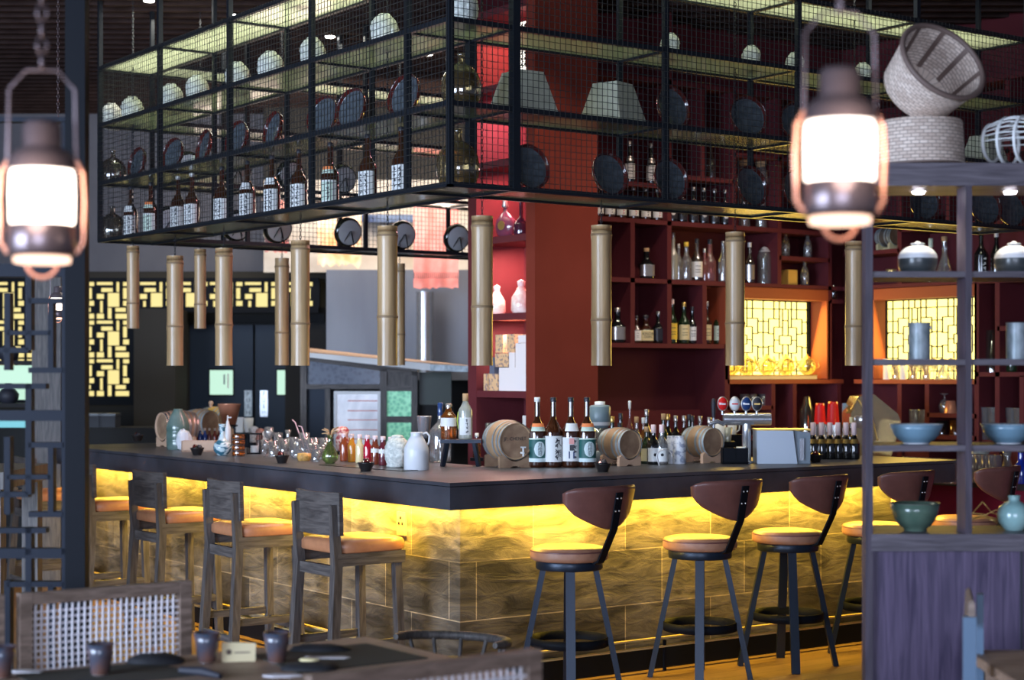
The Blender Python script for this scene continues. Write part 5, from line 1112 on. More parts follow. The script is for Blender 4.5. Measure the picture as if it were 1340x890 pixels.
for y0, y1 in ((y1213, y1177), (y1304, y1277), (y1337, y1304)):
    thing('glass_riser', 'plain maroon riser in the shelf cubby, %s' % ('under the tall glasses below the right lattice' if y0 == y1213 else 'left one beyond the middle post' if y1 == y1277 else 'right one beyond the middle post'), 'riser', G().bx((XB+.02, min(y0, y1)+.03, .95), (XB+.2, max(y0, y1)-.03, 1.13 if y0 == y1213 else 1.14), 'red'))
wb(1236, 1.325, 'bell_glass', 'upturned stemmed glass on the small shelf under the right lattice', 'glass', G().lathe([(.034, 0), (.045, .05), (.030, .09), (.008, .10), (.006, .13), (.035, .14), (.035, .143)], 'g_clear', 14))
wb(1244, 1.325, 'metal_cup', 'amber metal cup beside the upturned glass', 'cup', G().lathe([(.05, 0), (.035, .09), (.033, .09), (0, .01)], 'copper', 16))
wb(1262, 1.325, 'highball_glass', 'clear tumbler beside the amber metal cup', 'glass', gm['t2'])
wb(1232, 1.165, 'glass_mug', 'dark glass mug on the lowest small shelf, left of two', 'mug', G().lathe([(.04, 0), (.042, .10), (.04, .10), (0, .01)], 'g_smoke', 16)); wb(1250, 1.165, 'glass_mug', 'amber glass mug on the lowest small shelf, right of two', 'mug', G().lathe([(.042, 0), (.044, .11), (.04, .11), (0, .01)], 'g_amber', 16))
# cubby glasses behind the beer badges
for i, (px, z) in enumerate(((974, 1.375), (984, 1.375), (998, 1.375), (1003, 1.375))):
    thing('rocks_glass', 'small glass on the shelf behind the beer badges, %s of four' % ORD[i], 'glass', gm['t3'] if i < 3 else gm['t1'], (at_y(px, YA+.1).x, YA+.1, z), 0, 'glasses behind the beer badges', 1)

# ================================================================== things on the hanging rack
Lx = .20
def ly(px, X=Lx): return at_x(px, X).y
def rx(px, Y=.20): return at_y(px, Y).x
RS = [bottle(.375, .050, 'g_brown', 'cap_b', 'paper', lab=(.08, .45), sh=.50, nr=.29, extra=strokes(40+i, 2)) for i in range(3)]
RS2 = bottle(.375, .050, 'g_brown', 'cap_b', 'paper', lab=(.08, .45), sh=.50, nr=.29, extra=strokes(50, 2), nlab=('paper',))
RS3 = bottle(.375, .050, 'g_brown', 'cap_b', 'paper', lab=(.08, .42), sh=.50, nr=.29, extra=lambda l, r, z0, z1: (band(l, r, z0+.01, z1-.01, 'palegr', .75), strokes(51, 1)(l, r+.001, z0, z1)), nlab=('palegr', 'orange'))
RS4 = bottle(.375, .050, 'g_brown', 'tubew', 'paper', lab=(.08, .45), sh=.50, nr=.29, extra=strokes(53, 2))
for px, pr, w_ in ((171, RS2, 'with a white neck label, leftmost on the bottom glass of the rack'), (197, RS3, 'with an orange neck label at the far left of the rack'), (233, RS4, 'with a white cap, third from the left on the rack'),
                   (251, RS4, 'with a white cap, fourth from the left on the rack'), (290, RS[0], 'half hidden by the second upright of the rack'), (324, RS2, 'with a round white neck label left of the third rack upright'),
                   (356, RS2, 'with a white neck label, sixth in the left rack row'), (391, RS[1], 'plain-necked, just left of the third upright of the rack'), (432, RS3, 'with an orange neck label near the middle of the rack'),
                   (481, RS[2], 'with the tallest white label, second from the rack corner'), (525, RS[0], 'nearest the rack corner, crossed by an upright')):
    thing('sake_bottle', 'brown sake bottle '+w_, 'bottle', pr, (Lx, ly(px), 2.56), -pi/2+.55, 'sake bottles on the rack')
fl_ = lambda s: bake([('glass_body', G().lathe([(.055, 0), (.088, .018), (.102, .055), (.106, .10), (.098, .15), (.075, .19), (.045, .212), (.022, .225), (.017, .24), (.016, .262)], s, 24)), ('lip', G().lathe([(.016, .262), (.021, .266), (.021, .278), (.015, .28)], s, 16))])
FA, FB = fl_('g_smoke'), fl_(glass('gold_tinted_glass', (.60, .50, .32), .05, .35, .15, (.35, .25, .12)))
for px, z, pr, w_, s_ in ((147, 2.56, FA, 'bottom left of the rack', .92), (148, 2.96, FA, 'left end of the rack, one shelf above the bottom', .92), (589, 2.56, FB, 'bottom corner of the rack', 1.05), (583, 2.96, FB, 'rack corner, one shelf above the bottom', .98)):
    thing('demijohn', 'round blown glass demijohn at the '+w_, 'demijohn', pr, (Lx-.02, ly(px, .18) if px < 400 else .20 if z < 2.9 else .17, z), 0, None, s_)
# plates on easels
def plate(r):
    Tm = Matrix.Rotation(pi/2, 4, 'X')     # disc faces -Y
    f = G().lathe([(0, 0), (r*.85, 0), (r*.89, .003)], 'plate_f', 32, T=Tm, caps=False)
    rm = G().lathe([(r*.89, .003), (r*.95, .018), (r*.98, .024), (r, .021), (r*.97, .008), (r*.90, -.006)], 'plate_r', 32, T=Tm, caps=False)
    bk = G().lathe([(r*.90, -.006), (r*.8, -.010), (0, -.010)], 'plate_b', 32, T=Tm, caps=False)
    return [('rim', rm), ('well', f), ('back', bk)]
def easel(r):
    g = G(); b = .0035
    g.tube([(-r*.55, -.03, 0), (-.004, .028, r*1.15)], b, 'black', 6).tube([(r*.55, -.03, 0), (.004, .028, r*1.15)], b, 'black', 6).tube([(0, .030, r*1.15), (0, .085, 0)], b, 'black', 6)
    g.tube([(-r*.5, -.042, .02), (-r*.5, -.025, .008), (r*.5, -.025, .008), (r*.5, -.042, .02)], b, 'black', 6)
    return g
PM = {r: (bake(plate(r)), easel(r).mesh('plate_easel')) for r in (.115, .122)}
dark_pf = None
def put_plate(x, y, z, rz, r, label, grp):
    ti = radians(-12); pm = PM[r][0] if r != 'back' else PB; em = PM[r if r != 'back' else .115][1]; r = .115 if r == 'back' else r
    thing('plate', label, 'plate', pm, (x, y, z+r*cos(ti)+.012), (ti, 0, rz), grp)
    thing('plate_easel', 'easel of the '+label.replace('round ', ''), 'easel', em, (x, y, z), rz, grp+' easels')
for i, (px, a_) in enumerate(((181, .46), (228, .56), (269, .34), (312, .54), (359, .42), (424, .68), (461, .66), (531, .66))):
    vy = ly(px); va = atan2(CAM.y-vy, CAM.x-Lx)
    put_plate(Lx, vy, 2.96, va-math.acos(a_)+pi/2, .122 if i > 4 else .115, 'round blue plate, red rim, %s on the left rack side' % ORD[i], 'plates on the left rack')
for i, (px, py_) in enumerate(((692, 0), (796, 0), (876, 0), (982, 0), (1042, 0), (1208, 0), (1288, 0), (1322, 0))):
    if px == 692: r_ = .122
    put_plate(rx(px), .20, 2.56, .04*(i % 2)-(.25 if i > 4 else 0), .122, 'round red-rimmed plate, %s on the lowest right rack shelf' % ORD[i], 'plates on the right rack')
for i, px in enumerate((879, 978, 1043)):
    put_plate(rx(px), .20, 2.96, (.05, -.22, -.22)[i], .122, 'round red-rimmed plate, %s on the middle right rack shelf' % ORD[i], 'plates on the middle right rack')
PB = bake([(n_, G().lathe(pf_, m_, 32, T=Matrix.Rotation(pi/2, 4, 'X'), caps=False)) for n_, pf_, m_ in (('rim', [(.096, .003), (.107, .026), (.112, .034), (.115, .030), (.112, .010), (.104, -.006), (.094, -.009)], 'g_black'), ('well', [(0, 0), (.092, 0), (.0966, .003)], 'plate_f'), ('back', [(.094, -.009), (.09, -.011), (0, -.011)], 'plate_b'))])
def by(px, Y=4.25): return at_y(px, Y).x
for i, px in enumerate((221, 311, 365, 457, 528, 599)):
    put_plate(by(px), 4.25, 2.56, pi-.05, 'back', 'round pale-backed plate, %s on the back rack bottom' % ORD[i], 'back rack plates')
for i, px in enumerate((247, 311, 382, 450)):
    put_plate(by(px), 4.25, 2.96, pi-.05, 'back', 'round pale-backed plate, %s on the back rack upper glass' % ORD[i], 'back rack upper plates')
# carved heads
HM = [head_mesh(seed=k).mesh('carved_head') for k in (1, 4, 7)]
for i, px in enumerate((146, 173, 224, 258, 311, 354, 409, 503, 590)):
    y = ly(px, .18) if px < 580 else .16
    thing('carved_head', 'white carved stone head, %s on the upper left glass of the rack' % ORD[i], 'sculpture', HM[i % 3], (.18, y, 3.37), -pi/2+.35-(i % 3)*.25, 'stone heads on the rack', 1.0)
for i, px in enumerate((877, 983, 1040, 1129)):
    thing('carved_head', 'small white carved stone head, %s on the right side of the rack' % ORD[i], 'sculpture', HM[i % 3], (rx(px, .22), .22, 3.37), -.2, 'stone heads on the right rack', .74)
thing('carved_head', 'pale green-white head on the topmost left glass of the rack', 'sculpture', HM[1], (.2, ly(398), 3.77), -pi/2, None, .95)
# lampshades on the rack
sh_ = lambda: [('shade', G().add([(sx*a, sy*a, z) for z, a in ((0, .135), (.22, .078)) for sx, sy in ((-1, -1), (1, -1), (1, 1), (-1, 1))], [(0, 1, 5, 4), (1, 2, 6, 5), (2, 3, 7, 6), (3, 0, 4, 7), (4, 5, 6, 7)], 'shade')),
               ('trim', G().bar((-.136, -.136, .003), (.136, -.136, .003), .006, .006, 'cream').bar((.136, -.136, .003), (.136, .136, .003), .006, .006, 'cream').bar((-.136, -.136, .003), (-.136, .136, .003), .006, .006, 'cream').bar((-.136, .136, .003), (.136, .136, .003), .006, .006, 'cream'))]
SHM = bake(sh_())
thing('lampshade', 'tapered square linen lampshade beside the thick rack upright', 'lampshade', SHM, (rx(684, .19), .19, 2.96), .0, 'lampshades')
thing('lampshade', 'tapered square linen lampshade alone above the hanging bamboo', 'lampshade', SHM, (rx(802, .19), .19, 2.96), .30, 'lampshades')
thing('lampshade', 'ribbed tan lampshade on the far right of the rack behind the baskets', 'lampshade', SHM, (rx(1288, .19), .19, 3.37-.41+.0), .1, 'lampshades', .85)
thing('lampshade', 'tan lampshade on the back rack seen between two uprights', 'lampshade', SHM, (by(262), 4.25, 2.96), .3, 'lampshades', .95)
# extra rack bottles at right
for i, px in enumerate((1080, 1100)): pass

# hanging bamboo sections
def bamboo(d, Lh, nodes, chain, seed):
    r = d/2; g = G(); rr = random.Random(seed); pf = []
    zs = [0]+[q*Lh for q in nodes]+[Lh]
    for a, b in zip(zs[:-1], zs[1:]):
        pf += [(r*1.0, a+.004), (r*.975, a+.03), (r*.97, (a+b)/2), (r*.98, b-.03), (r*1.03, b-.004)]
    pf[0] = (r*.99, 0); pf[-1] = (r*.99, Lh)
    g.lathe(pf, 'bamboo', 20, caps=False).lathe([(r*.99, 0), (r*.86, 0), (r*.86, .05), (0, .06)], 'bambn', 20, caps=False).lathe([(r*.86, Lh-.06), (r*.86, Lh), (r*.99, Lh)], 'bambn', 20, caps=False)
    ns = []
    for q in nodes: ns.append(('joint', G().lathe([(r*1.0, q*Lh-.007), (r*1.055, q*Lh-.002), (r*1.06, q*Lh+.003), (r*1.0, q*Lh+.008)], 'bambn', 20, caps=False)))
    c = G(); z = Lh-.03
    k = 0
    while z < Lh+chain:
        pts = [(.006*cos(t) if k % 2 else 0, 0 if k % 2 else .006*cos(t), z+.012+.013*sin(t)) for t in [i*pi/3 for i in range(6)]]
        c.tube(pts, .0020, 'cage', 4, closed=True); z += .020; k += 1
    return [('tube', g), ('chain', c)]+ns
for px, pt, where, X, Y, w_ in ((229, 335, 'x', .2, 0, 'second from the left, hanging low under the rack'), (293, 325, 'x', .2, 0, 'thick, hanging left of the thin pair'), (393, 315, 'x', .2, 0, 'thick, in front of the left booth post'),
                            (507, 296, 'x', .2, 0, 'thick, in front of the kitchen wall'), (631, 283, 'y', 0, .2, 'nearest, hanging before the red shelf column'), (787, 295, 'y', 0, .2, 'at the right edge of the red column'),
                            (962, 304, 'y', 0, .2, 'beside the first bright lattice'), (1118, 316, 'y', 0, .2, 'beside the open shelf post')):
    p = at_x(px, .2) if where == 'x' else at_y(px, .2)
    dd = depth(p); z0 = CAM.z+(HY-478.5)/FP*dd; z1 = CAM.z+(HY-pt)/FP*dd; Lh = z1-z0
    sd = int(px); rr = random.Random(sd)
    thing('hanging_bamboo', 'chain-hung bamboo section, '+w_, 'bamboo', bamboo(.112, Lh, (rr.uniform(.28, .42), .93), (4.23 if px in (507, 631, 962, 1118) else 2.535)-z1, sd), (p.x, p.y, z0), rr.uniform(0, 6), 'hanging bamboo sections')
for px, pt, pb, d_, w_ in ((174, 322, 430, .088, 'leftmost and short, over the lit lattice'), (262, 326, 430, .085, 'short, over the lattice band'), (369, 338, 478, .105, 'slim, just left of a thick one'), (523, 345, 478, .085, 'slim, half behind the thick one at the kitchen')):
    p = at_y(px, 4.25); dd = depth(p); z0 = CAM.z+(HY-pb)/FP*dd; z1 = CAM.z+(HY-pt)/FP*dd
    thing('hanging_bamboo', 'chain-hung bamboo section, '+w_, 'bamboo', bamboo(d_, z1-z0, (.30, .92), 4.23-z1, px), (p.x, p.y, z0), 1.0, 'hanging bamboo sections')

# ================================================================== stools
def leather_stool():
    R0 = .195; ps = []
    ps.append(('seat_cushion', G().lathe([(0, .655), (R0-.012, .655), (R0, .663), (R0+.003, .675), (R0+.001, .702)], 'tan2', 36, caps=False).lathe([(R0+.001, .702), (R0-.006, .712), (R0-.03, .719), (R0*.5, .722), (0, .723)], 'tan2', 36, caps=False)))
    ps.append(('seat_piping', G().lathe([(R0+.001, .698), (R0+.004, .702), (R0-.001, .706)], 'brown', 36, caps=False)))
    ps.append(('swivel_ring', G().lathe([(0, .612), (.165, .612), (.168, .616), (.168, .650), (.165, .655), (0, .655)], 'stoolleg', 32)))
    for k in range(4):
        a = pi/4+k*pi/2
        ps.append(('leg', G().bar((.265*cos(a), .265*sin(a), 0), (.128*cos(a), .128*sin(a), .625), .046, .028, 'stoolleg', up=(cos(a), sin(a), 0))))
    ps.append(('foot_ring', G().lathe([(.190, .245), (.196, .245), (.196, .288), (.190, .288), (.190, .245)], 'black', 36, caps=False)))
    # back: local -Y is the back direction; curved leaning shell
    sh = G(); nu, nv_ = 20, 12; vs = []
    def bp(u, v, off):                       # u -1..1 sideways, v 0..1 up
        top = 1.022-.010*u*u; bot = .815+.105*abs(u)**1.5
        if abs(u) > .72:
            q = sqrt(max(.02, 1-((abs(u)-.72)/.29)**2)); md = (top+bot)/2+.012; top, bot = md+(top-md)*q, md-(md-bot)*q
        z = bot+(top-bot)*v
        rr = .272+(z-.80)*.22+off; phi = u*radians(51); q = 1-.0*abs(u)
        return (rr*sin(phi), -rr*cos(phi)+.02, z)
    for off in (0, .030):
        for j in range(nv_+1):
            for i in range(nu+1):
                u = -1+2*i/nu; v = j/nv_; e = 1-max(0, abs(u)-.82)/.18*.0
                edge = min(1, (1-abs(u))*8, min(v, 1-v)*8+.25); o = .015+(off-.015)*(.35+.65*edge)
                vs.append(bp(u*.985, v, o))
    n1 = (nu+1)*(nv_+1); fs = []
    for j in range(nv_):
        for i in range(nu):
            a = j*(nu+1)+i; fs.append((a, a+nu+1, a+nu+2, a+1)); fs.append((a+n1, a+1+n1, a+nu+2+n1, a+nu+1+n1))
    ring_ = [i for i in range(nu+1)]+[j*(nu+1)+nu for j in range(1, nv_+1)]+[nv_*(nu+1)+i for i in range(nu-1, -1, -1)]+[j*(nu+1) for j in range(nv_-1, 0, -1)]
    for k in range(len(ring_)):
        a, b = ring_[k], ring_[(k+1) % len(ring_)]; fs.append((a, b, b+n1, a+n1))
    sh.add(vs, fs, 'brown', True)
    ps.append(('backrest', sh))
    ps.append(('back_bracket', G().bar((0, -.13, .652), (0, -.185, .652), .045, .008, 'black').bar((0, -.185, .648), (0, -.212, .665), .045, .008, 'black', up=(0, 0, 1)).bar((0, -.208, .655), (0, -.301, .825), .048, .008, 'black', up=(0, -1, 0)).bar((0, -.299, .822), (0, -.336, .992), .048, .007, 'black', up=(0, -1, 0))))
    rv = []
    for z in (.905, .965):
        for sx in (-1, 1): rv.append(('rivet', G().lathe([(0, .004), (.004, .003), (.005, 0)], 'cap_s', 8, T=Matrix.Translation(Vector((sx*.013, -.299-(z-.822)*.2176-.004, z))) @ Matrix.Rotation(pi/2, 4, 'X'))))
    ps[-1] = (ps[-1][0], ps[-1][1], rv)
    return bake(ps)
LS = leather_stool()
for i, (px, yy, al) in enumerate(((745, -.20, 45), (916, -.20, 38), (1031, -.20, 45), (1147, -.20, 42), (1262, -.20, 48))):
    p = at_y(px, yy)
    thing('bar_stool', 'round brown leather swivel stool, '+('nearest the bar corner', 'second from the bar corner', 'third from the bar corner, just left of the shelf unit', 'seen behind the green bowl', 'farthest right, seen behind the pale aqua vase')[i], 'bar stool', LS, (p.x, p.y, 0), FR+radians(al), 'leather stools along the right of the bar', (1, 1, 1.045))
def wood_stool():
    ps = []; W_ = .40
    # local: +X towards the counter, back at -X
    for sy in (-1, 1):
        ps.append(('back_leg', G().bar((-.235, sy*.20, 0), (-.195, sy*.185, .66), .045, .045, 'wood', up=(0, 1, 0)).bar((-.195, sy*.185, .655), (-.215, sy*.185, .962), .045, .045, 'wood', up=(0, 1, 0), w2=.040, h2=.030)))
        ps.append(('front_leg', G().bar((.185, sy*.195, 0), (.165, sy*.175, .66), .040, .040, 'wood', up=(0, 1, 0))))
        ps.append(('side_rail', G().bx((-.20, sy*.195-.012, .655), (.20, sy*.195+.012, .717), 'woodh')))
        ps.append(('stretcher', G().bar((-.222, sy*.198, .25), (.175, sy*.192, .25), .022, .040, 'woodh')))
    ps.append(('front_rail', G().bx((.155, -.18, .66), (.185, .18, .715), 'woodh'))); ps.append(('back_rail', G().bx((-.205, -.175, .60), (-.180, .175, .655), 'woodh')))
    ps.append(('stretcher', G().bar((.178, -.185, .20), (.178, .185, .20), .022, .042, 'woodh'))); ps.append(('stretcher', G().bar((-.228, -.185, .16), (-.228, .185, .16), .022, .042, 'woodh')))
    # curved backboard
    bb_ = G(); n = 8; vs = []
    for z in (.805, 1.02):
        for d in (0, .022):
            for i in range(n+1):
                t = -1+2*i/n; vs.append((-.195-.02*(z-.8)+d+.0-.020*(1-t*t), t*.215, z+(.004*t*t)))
    k = n+1
    fs = []
    for i in range(n): fs += [(i, i+1, 2*k+i+1, 2*k+i), (k+i, 3*k+i, 3*k+i+1, k+i+1), (2*k+i, 2*k+i+1, 3*k+i+1, 3*k+i), (i, k+i, k+i+1, i+1)]
    fs += [(0, 2*k, 3*k, k), (n, k+n, 3*k+n, 2*k+n)]
    bb_.add(vs, fs, 'woodh'); ps.append(('backboard', bb_))
    c = G(); pts = []
    for z, ins in ((.717, .006), (.724, 0), (.762, 0), (.776, .008), (.783, .03)):
        row_ = []
        for i in range(28):
            t = 2*pi*i/28; q = 1/((abs(cos(t))**7+abs(sin(t))**7)**(1/7)); row_.append(((.212-ins)*q*cos(t)+.012, (.212-ins)*q*sin(t), z))
        pts += row_
    c.add(pts, [(j*28+i, j*28+(i+1) % 28, (j+1)*28+(i+1) % 28, (j+1)*28+i) for j in range(4) for i in range(28)]+[tuple(range(4*28, 5*28)), tuple(range(28))[::-1]], 'tan', True)
    ps.append(('seat_cushion', c))
    return bake(ps)
WS = wood_stool()
for i, (y, w_) in enumerate(((.62, 'nearest the bar corner'), (1.68, 'second from the bar corner'), (2.72, 'third from the bar corner'), (3.78, 'fourth from the bar corner'), (4.86, 'farthest, seen through the dark foreground screen'))):
    thing('wooden_stool', 'grey wooden stool with an orange-tan seat, '+w_, 'bar stool', WS, (-.20, y, 0), random.Random(i).uniform(-.03, .03), 'wooden stools along the left of the bar')

# ================================================================== foreground
def fg(px, D, z=None, py=None):
    p = at_d(px, py if py is not None else HY, D)
    if z is not None: p.z = z
    return p
# open shelf unit at the right
DC = 6.0; o0 = CAM+F*DC; o0.z = 0
cx = lambda px, D=DC: (px-HX)/FP*D
cz = lambda py, D=DC: CAM.z+(HY-py)/FP*D
xl, xm, xr = cx(1134), cx(1266), cx(1266)*2-cx(1134)
Dp = .34
un = []
zt0, zt1 = cz(243), cz(213)
def brd(z0, z1, y0=0, y1=.34, x0=xl, m='cabh'):
    k = (DC+y1)/(DC+y0); g = G(); a, b = x0, x0*k; e = xr+.3
    vs = [(a, y0, z0), (e, y0, z0), (e, y1, z0), (b, y1, z0), (a, y0, z1), (e, y0, z1), (e, y1, z1), (b, y1, z1)]
    return g.add(vs, [(0, 3, 2, 1), (4, 5, 6, 7), (0, 1, 5, 4), (1, 2, 6, 5), (2, 3, 7, 6), (3, 0, 4, 7)], m)
un.append(('top_beam', brd(zt0, zt1, 0, Dp, cx(1129))))
for x in (xl, xr+.02): un.append(('post', G().bx((x-.004, 0, 0), (x+.022, .06, zt0), 'postw')))
un.append(('post', G().bx((xm-.006, 0, cz(700)), (xm+.016, .12, zt0), 'postw')))
for py in (355, 470, 583):
    z = cz(py); un.append(('shelf_board', brd(z-.021, z, .005, Dp-.02)))
zc = cz(699)
un.append(('cabinet_top', brd(zc-.060, zc, -.004, Dp, xl+.016)))
un.append(('cabinet_body', brd(0, zc-.060, .018, Dp, xl+.014, 'cab'), [('panel_edge', G().bx((cx(1338)-.004, .012, 0), (cx(1338)+.004, .02, zc-.06), 'cap_b'))]))
thing('shelf_unit', 'tall violet-brown wooden open shelf unit with a closed base, right foreground', 'shelf unit', un, tuple(o0), FR)
TC = Matrix.Translation(o0) @ Matrix.Rotation(TH, 4, 'Z')
def C(px, y, z): return TC @ Vector((cx(px, DC+y), y, z))
for i, px in enumerate((1202, 1322)):
    q = C(px, .17, zt0); thing('shelf_downlight', 'small bright downlight under the top beam, %s of two' % ('left' if i == 0 else 'right'), 'downlight', [('housing', G().lathe([(.030, -.004), (.034, 0), (0, .001)], 'cap_s', 18)), ('lens', G().lathe([(0, -.010), (.020, -.010), (.022, -.004)], 'spotglow2', 16))], tuple(q))
    spot('shelf_downlight_beam', (q.x, q.y, q.z-.02), (q.x, q.y, 0), 3.2, (1.0, .90, .66), 130, .7, .015)
jr = vary(mat('dark_pot_glaze', (.035, .042, .046), .35, coat=.2), (.055, .065, .07), 4, (1, 1, 9))
def pot(): return [('pot_base', G().lathe([(.050, 0), (.060, .004), (.069, .03), (.070, .048), (.0695, .055)], jr, 28)), ('pot_shoulder', G().lathe([(.0695, .055), (.0685, .064), (.064, .075), (.054, .087), (.040, .096), (.020, .102)], 'white', 28)), ('lid', G().lathe([(.020, .104), (.024, .107), (.024, .110), (.010, .112), (.006, .117), (0, .118)], 'white', 20))]
pm_ = bake(pot())
for px, w_ in ((1201, 'on the upper shelf left of the middle post'), (1327, 'on the upper shelf at the right edge')):
    q = C(px, .16, cz(355)); thing('lidded_pot', 'round pot, black below and cream-white above, '+w_, 'pot', pm_, tuple(q), FR, 'black and white pots')
q = C(1166, .14, cz(355)); thing('small_dish', 'tiny yellow-white dish left of the black and white pot', 'dish', G().lathe([(.008, 0), (.020, .014), (.018, .014), (0, .004)], 'cap_g', 10), tuple(q))
cn = bake([('can_body', G().lathe([(.038, 0), (.0385, .004), (.0385, .124), (.040, .128), (.040, .133), (.037, .13), (.036, .01), (0, .008)], 'galv', 26)), ('ear', G().lathe([(.004, -.006), (.006, 0), (.004, .006)], 'cap_s', 8, (.041, 0, .115)))])
for px, w_ in ((1203, 'in front of the yellow lattice'), (1331, 'at the right edge of the photo')):
    q = C(px, .16, cz(470)); thing('metal_can', 'galvanised metal can on the middle shelf '+w_, 'can', cn, tuple(q), FR, 'galvanised cans')
bw = bake([('bowl_body', G().lathe([(.045, 0), (.047, .005), (.064, .014), (.080, .032), (.089, .052), (.095, .070), (.091, .069), (.084, .050), (.070, .028), (.04, .012), (0, .010)], 'blue', 36)), ('rim', G().lathe([(.093, .0685), (.0955, .071), (.092, .0705)], 'white', 36, caps=False)), ('foot', G().lathe([(.046, -.0), (.047, .004)], 'white', 28, caps=False))])
for px, w_ in ((1199, 'left of the middle post'), (1319, 'at the right edge')):
    q = C(px, .15, cz(583)); thing('bowl', 'wide pale blue bowl on the lower shelf '+w_, 'bowl', bw, tuple(q), FR, 'pale blue bowls')
q = C(1197.5, .14, zc); thing('bowl', 'deep crackled celadon green bowl on the closed cabinet', 'bowl', [('bowl_body', G().lathe([(.040, 0), (.041, .008), (.056, .018), (.071, .038), (.081, .064), (.088, .098), (.085, .098), (.076, .066), (.06, .035), (.03, .02), (0, .018)], 'celadon', 36)), ('rim', G().lathe([(.087, .096), (.089, .100), (.085, .099)], mat('bowl_rim', (.10, .09, .08), .4), 36, caps=False))], tuple(q), FR)
q = C(1327, .14, zc); thing('vase', 'round pale aqua vase with a short neck on the closed cabinet', 'vase', G().lathe([(.030, 0), (.036, .004), (.056, .03), (.061, .058), (.052, .085), (.030, .102), (.020, .106), (.021, .122), (.024, .126), (.018, .125), (.016, .11), (0, .10)], 'aqua', 32), tuple(q), FR)
tg = G(); rk = random.Random(5)
for k in range(5):
    a_ = rk.uniform(-.5, .5); pts = [(-.16+.01*k, 0, .004)]
    for s_ in range(5): pts.append((-.16+.035*s_+rk.uniform(-.01, .01), rk.uniform(-.02, .02), .01+.03*sin(s_*.9+a_)+rk.uniform(0, .02)*(k+1)*.6))
    tg.tube([(x, y, max(z, .004)) for x, y, z in pts], .0018, 'cap_g', 5)
q = C(1318, .22, zc); thing('dried_twigs', 'thin curling golden twigs beside the pale aqua vase', 'twigs', tg, tuple(q), FR)
# baskets on the top beam
q = C(1204, .16, zt1); bk = bake([('weave', G().lathe([(.0, .002), (.145, .002), (.150, .008), (.158, .160), (.153, .163), (.146, .155), (.14, .02), (0, .014)], 'bskt', 44)), ('rim', G().lathe([(.156, .156), (.161, .162), (.156, .168), (.151, .162), (.156, .156)], 'wickb', 44, caps=False))])
thing('wicker_basket', 'upturned pale wicker basket, lower of the two stacked on the shelf unit', 'basket', bk, tuple(q+Vector((0, 0, .17))), (pi, 0, 0))
r0, r1, hb = .134, .165, .175
b2 = [('weave', G().lathe([(0, 0), (r0, 0), (r0+.004, .006), (r1, hb), (r1-.006, hb), (r0-.002, .01), (0, .008)], 'bskt', 44))]
for k in range(9):
    a_ = 2*pi*k/9+.2; b2.append(('stave', G().bar(((r0-.006)*cos(a_), (r0-.006)*sin(a_), .01), ((r1-.010)*cos(a_), (r1-.010)*sin(a_), hb), .018, .003, 'wickb', up=(cos(a_), sin(a_), 0))))
b2.append(('rim', G().tube([(r1*cos(t), r1*sin(t), hb) for t in [2*pi*i/40 for i in range(40)]], .010, 'wickb', 8, closed=True)))
# tilted: mouth towards the camera and to the right
nrm = (Vector((.36, -.78, .50))).normalized(); qa = Vector((0, 0, 1)).rotation_difference(nrm)
mid = Vector((cx(1216, DC+.14), .14, zt1+.17))
low = min(((qa @ Vector((r*cos(t), r*sin(t), z))).z) for r, z in ((r0, 0), (r1, hb)) for t in [2*pi*i/40 for i in range(40)])
cen = qa @ Vector((0, 0, hb*.5))
loc = Vector((mid.x-cen.x, mid.y-cen.y, zt1+.166-low))
rotw = (Matrix.Rotation(TH, 4, 'Z') @ qa.to_matrix().to_4x4()).to_euler()
o = thing('wicker_basket', 'tipped wicker basket with dark staves showing its open mouth, on top of the other basket', 'basket', b2, tuple(TC @ loc), (0, 0, 0)); o.rotation_euler = rotw
# white wire cover at the right edge
wc = G(); 
for k in range(13):
    t = pi*k/12; wc.tube([(.10*cos(t)*s+0, -.09+.18*j/6, .085+.085*sin(t)*s) for j, s in ((0, .75), (2, .96), (3, 1), (4, .96), (6, .75))], .0025, 'tubew', 5)
rg = G()
for j, s in ((0, .75), (2, .96), (4, .96), (6, .75)): rg.tube([(.10*cos(t)*s, -.09+.18*j/6, .085+.085*sin(t)*s) for t in [pi*2*i/24 for i in range(24)]], .006, 'tubew', 6, closed=True)
q = C(1330, .16, zt1); thing('wire_cover', 'white wire mesh cover lying on top of the shelf unit at the right edge', 'cover', [('wires', wc), ('hoops', rg)], (q.x, q.y, q.z+.008), FR+.9, None, 1.05)

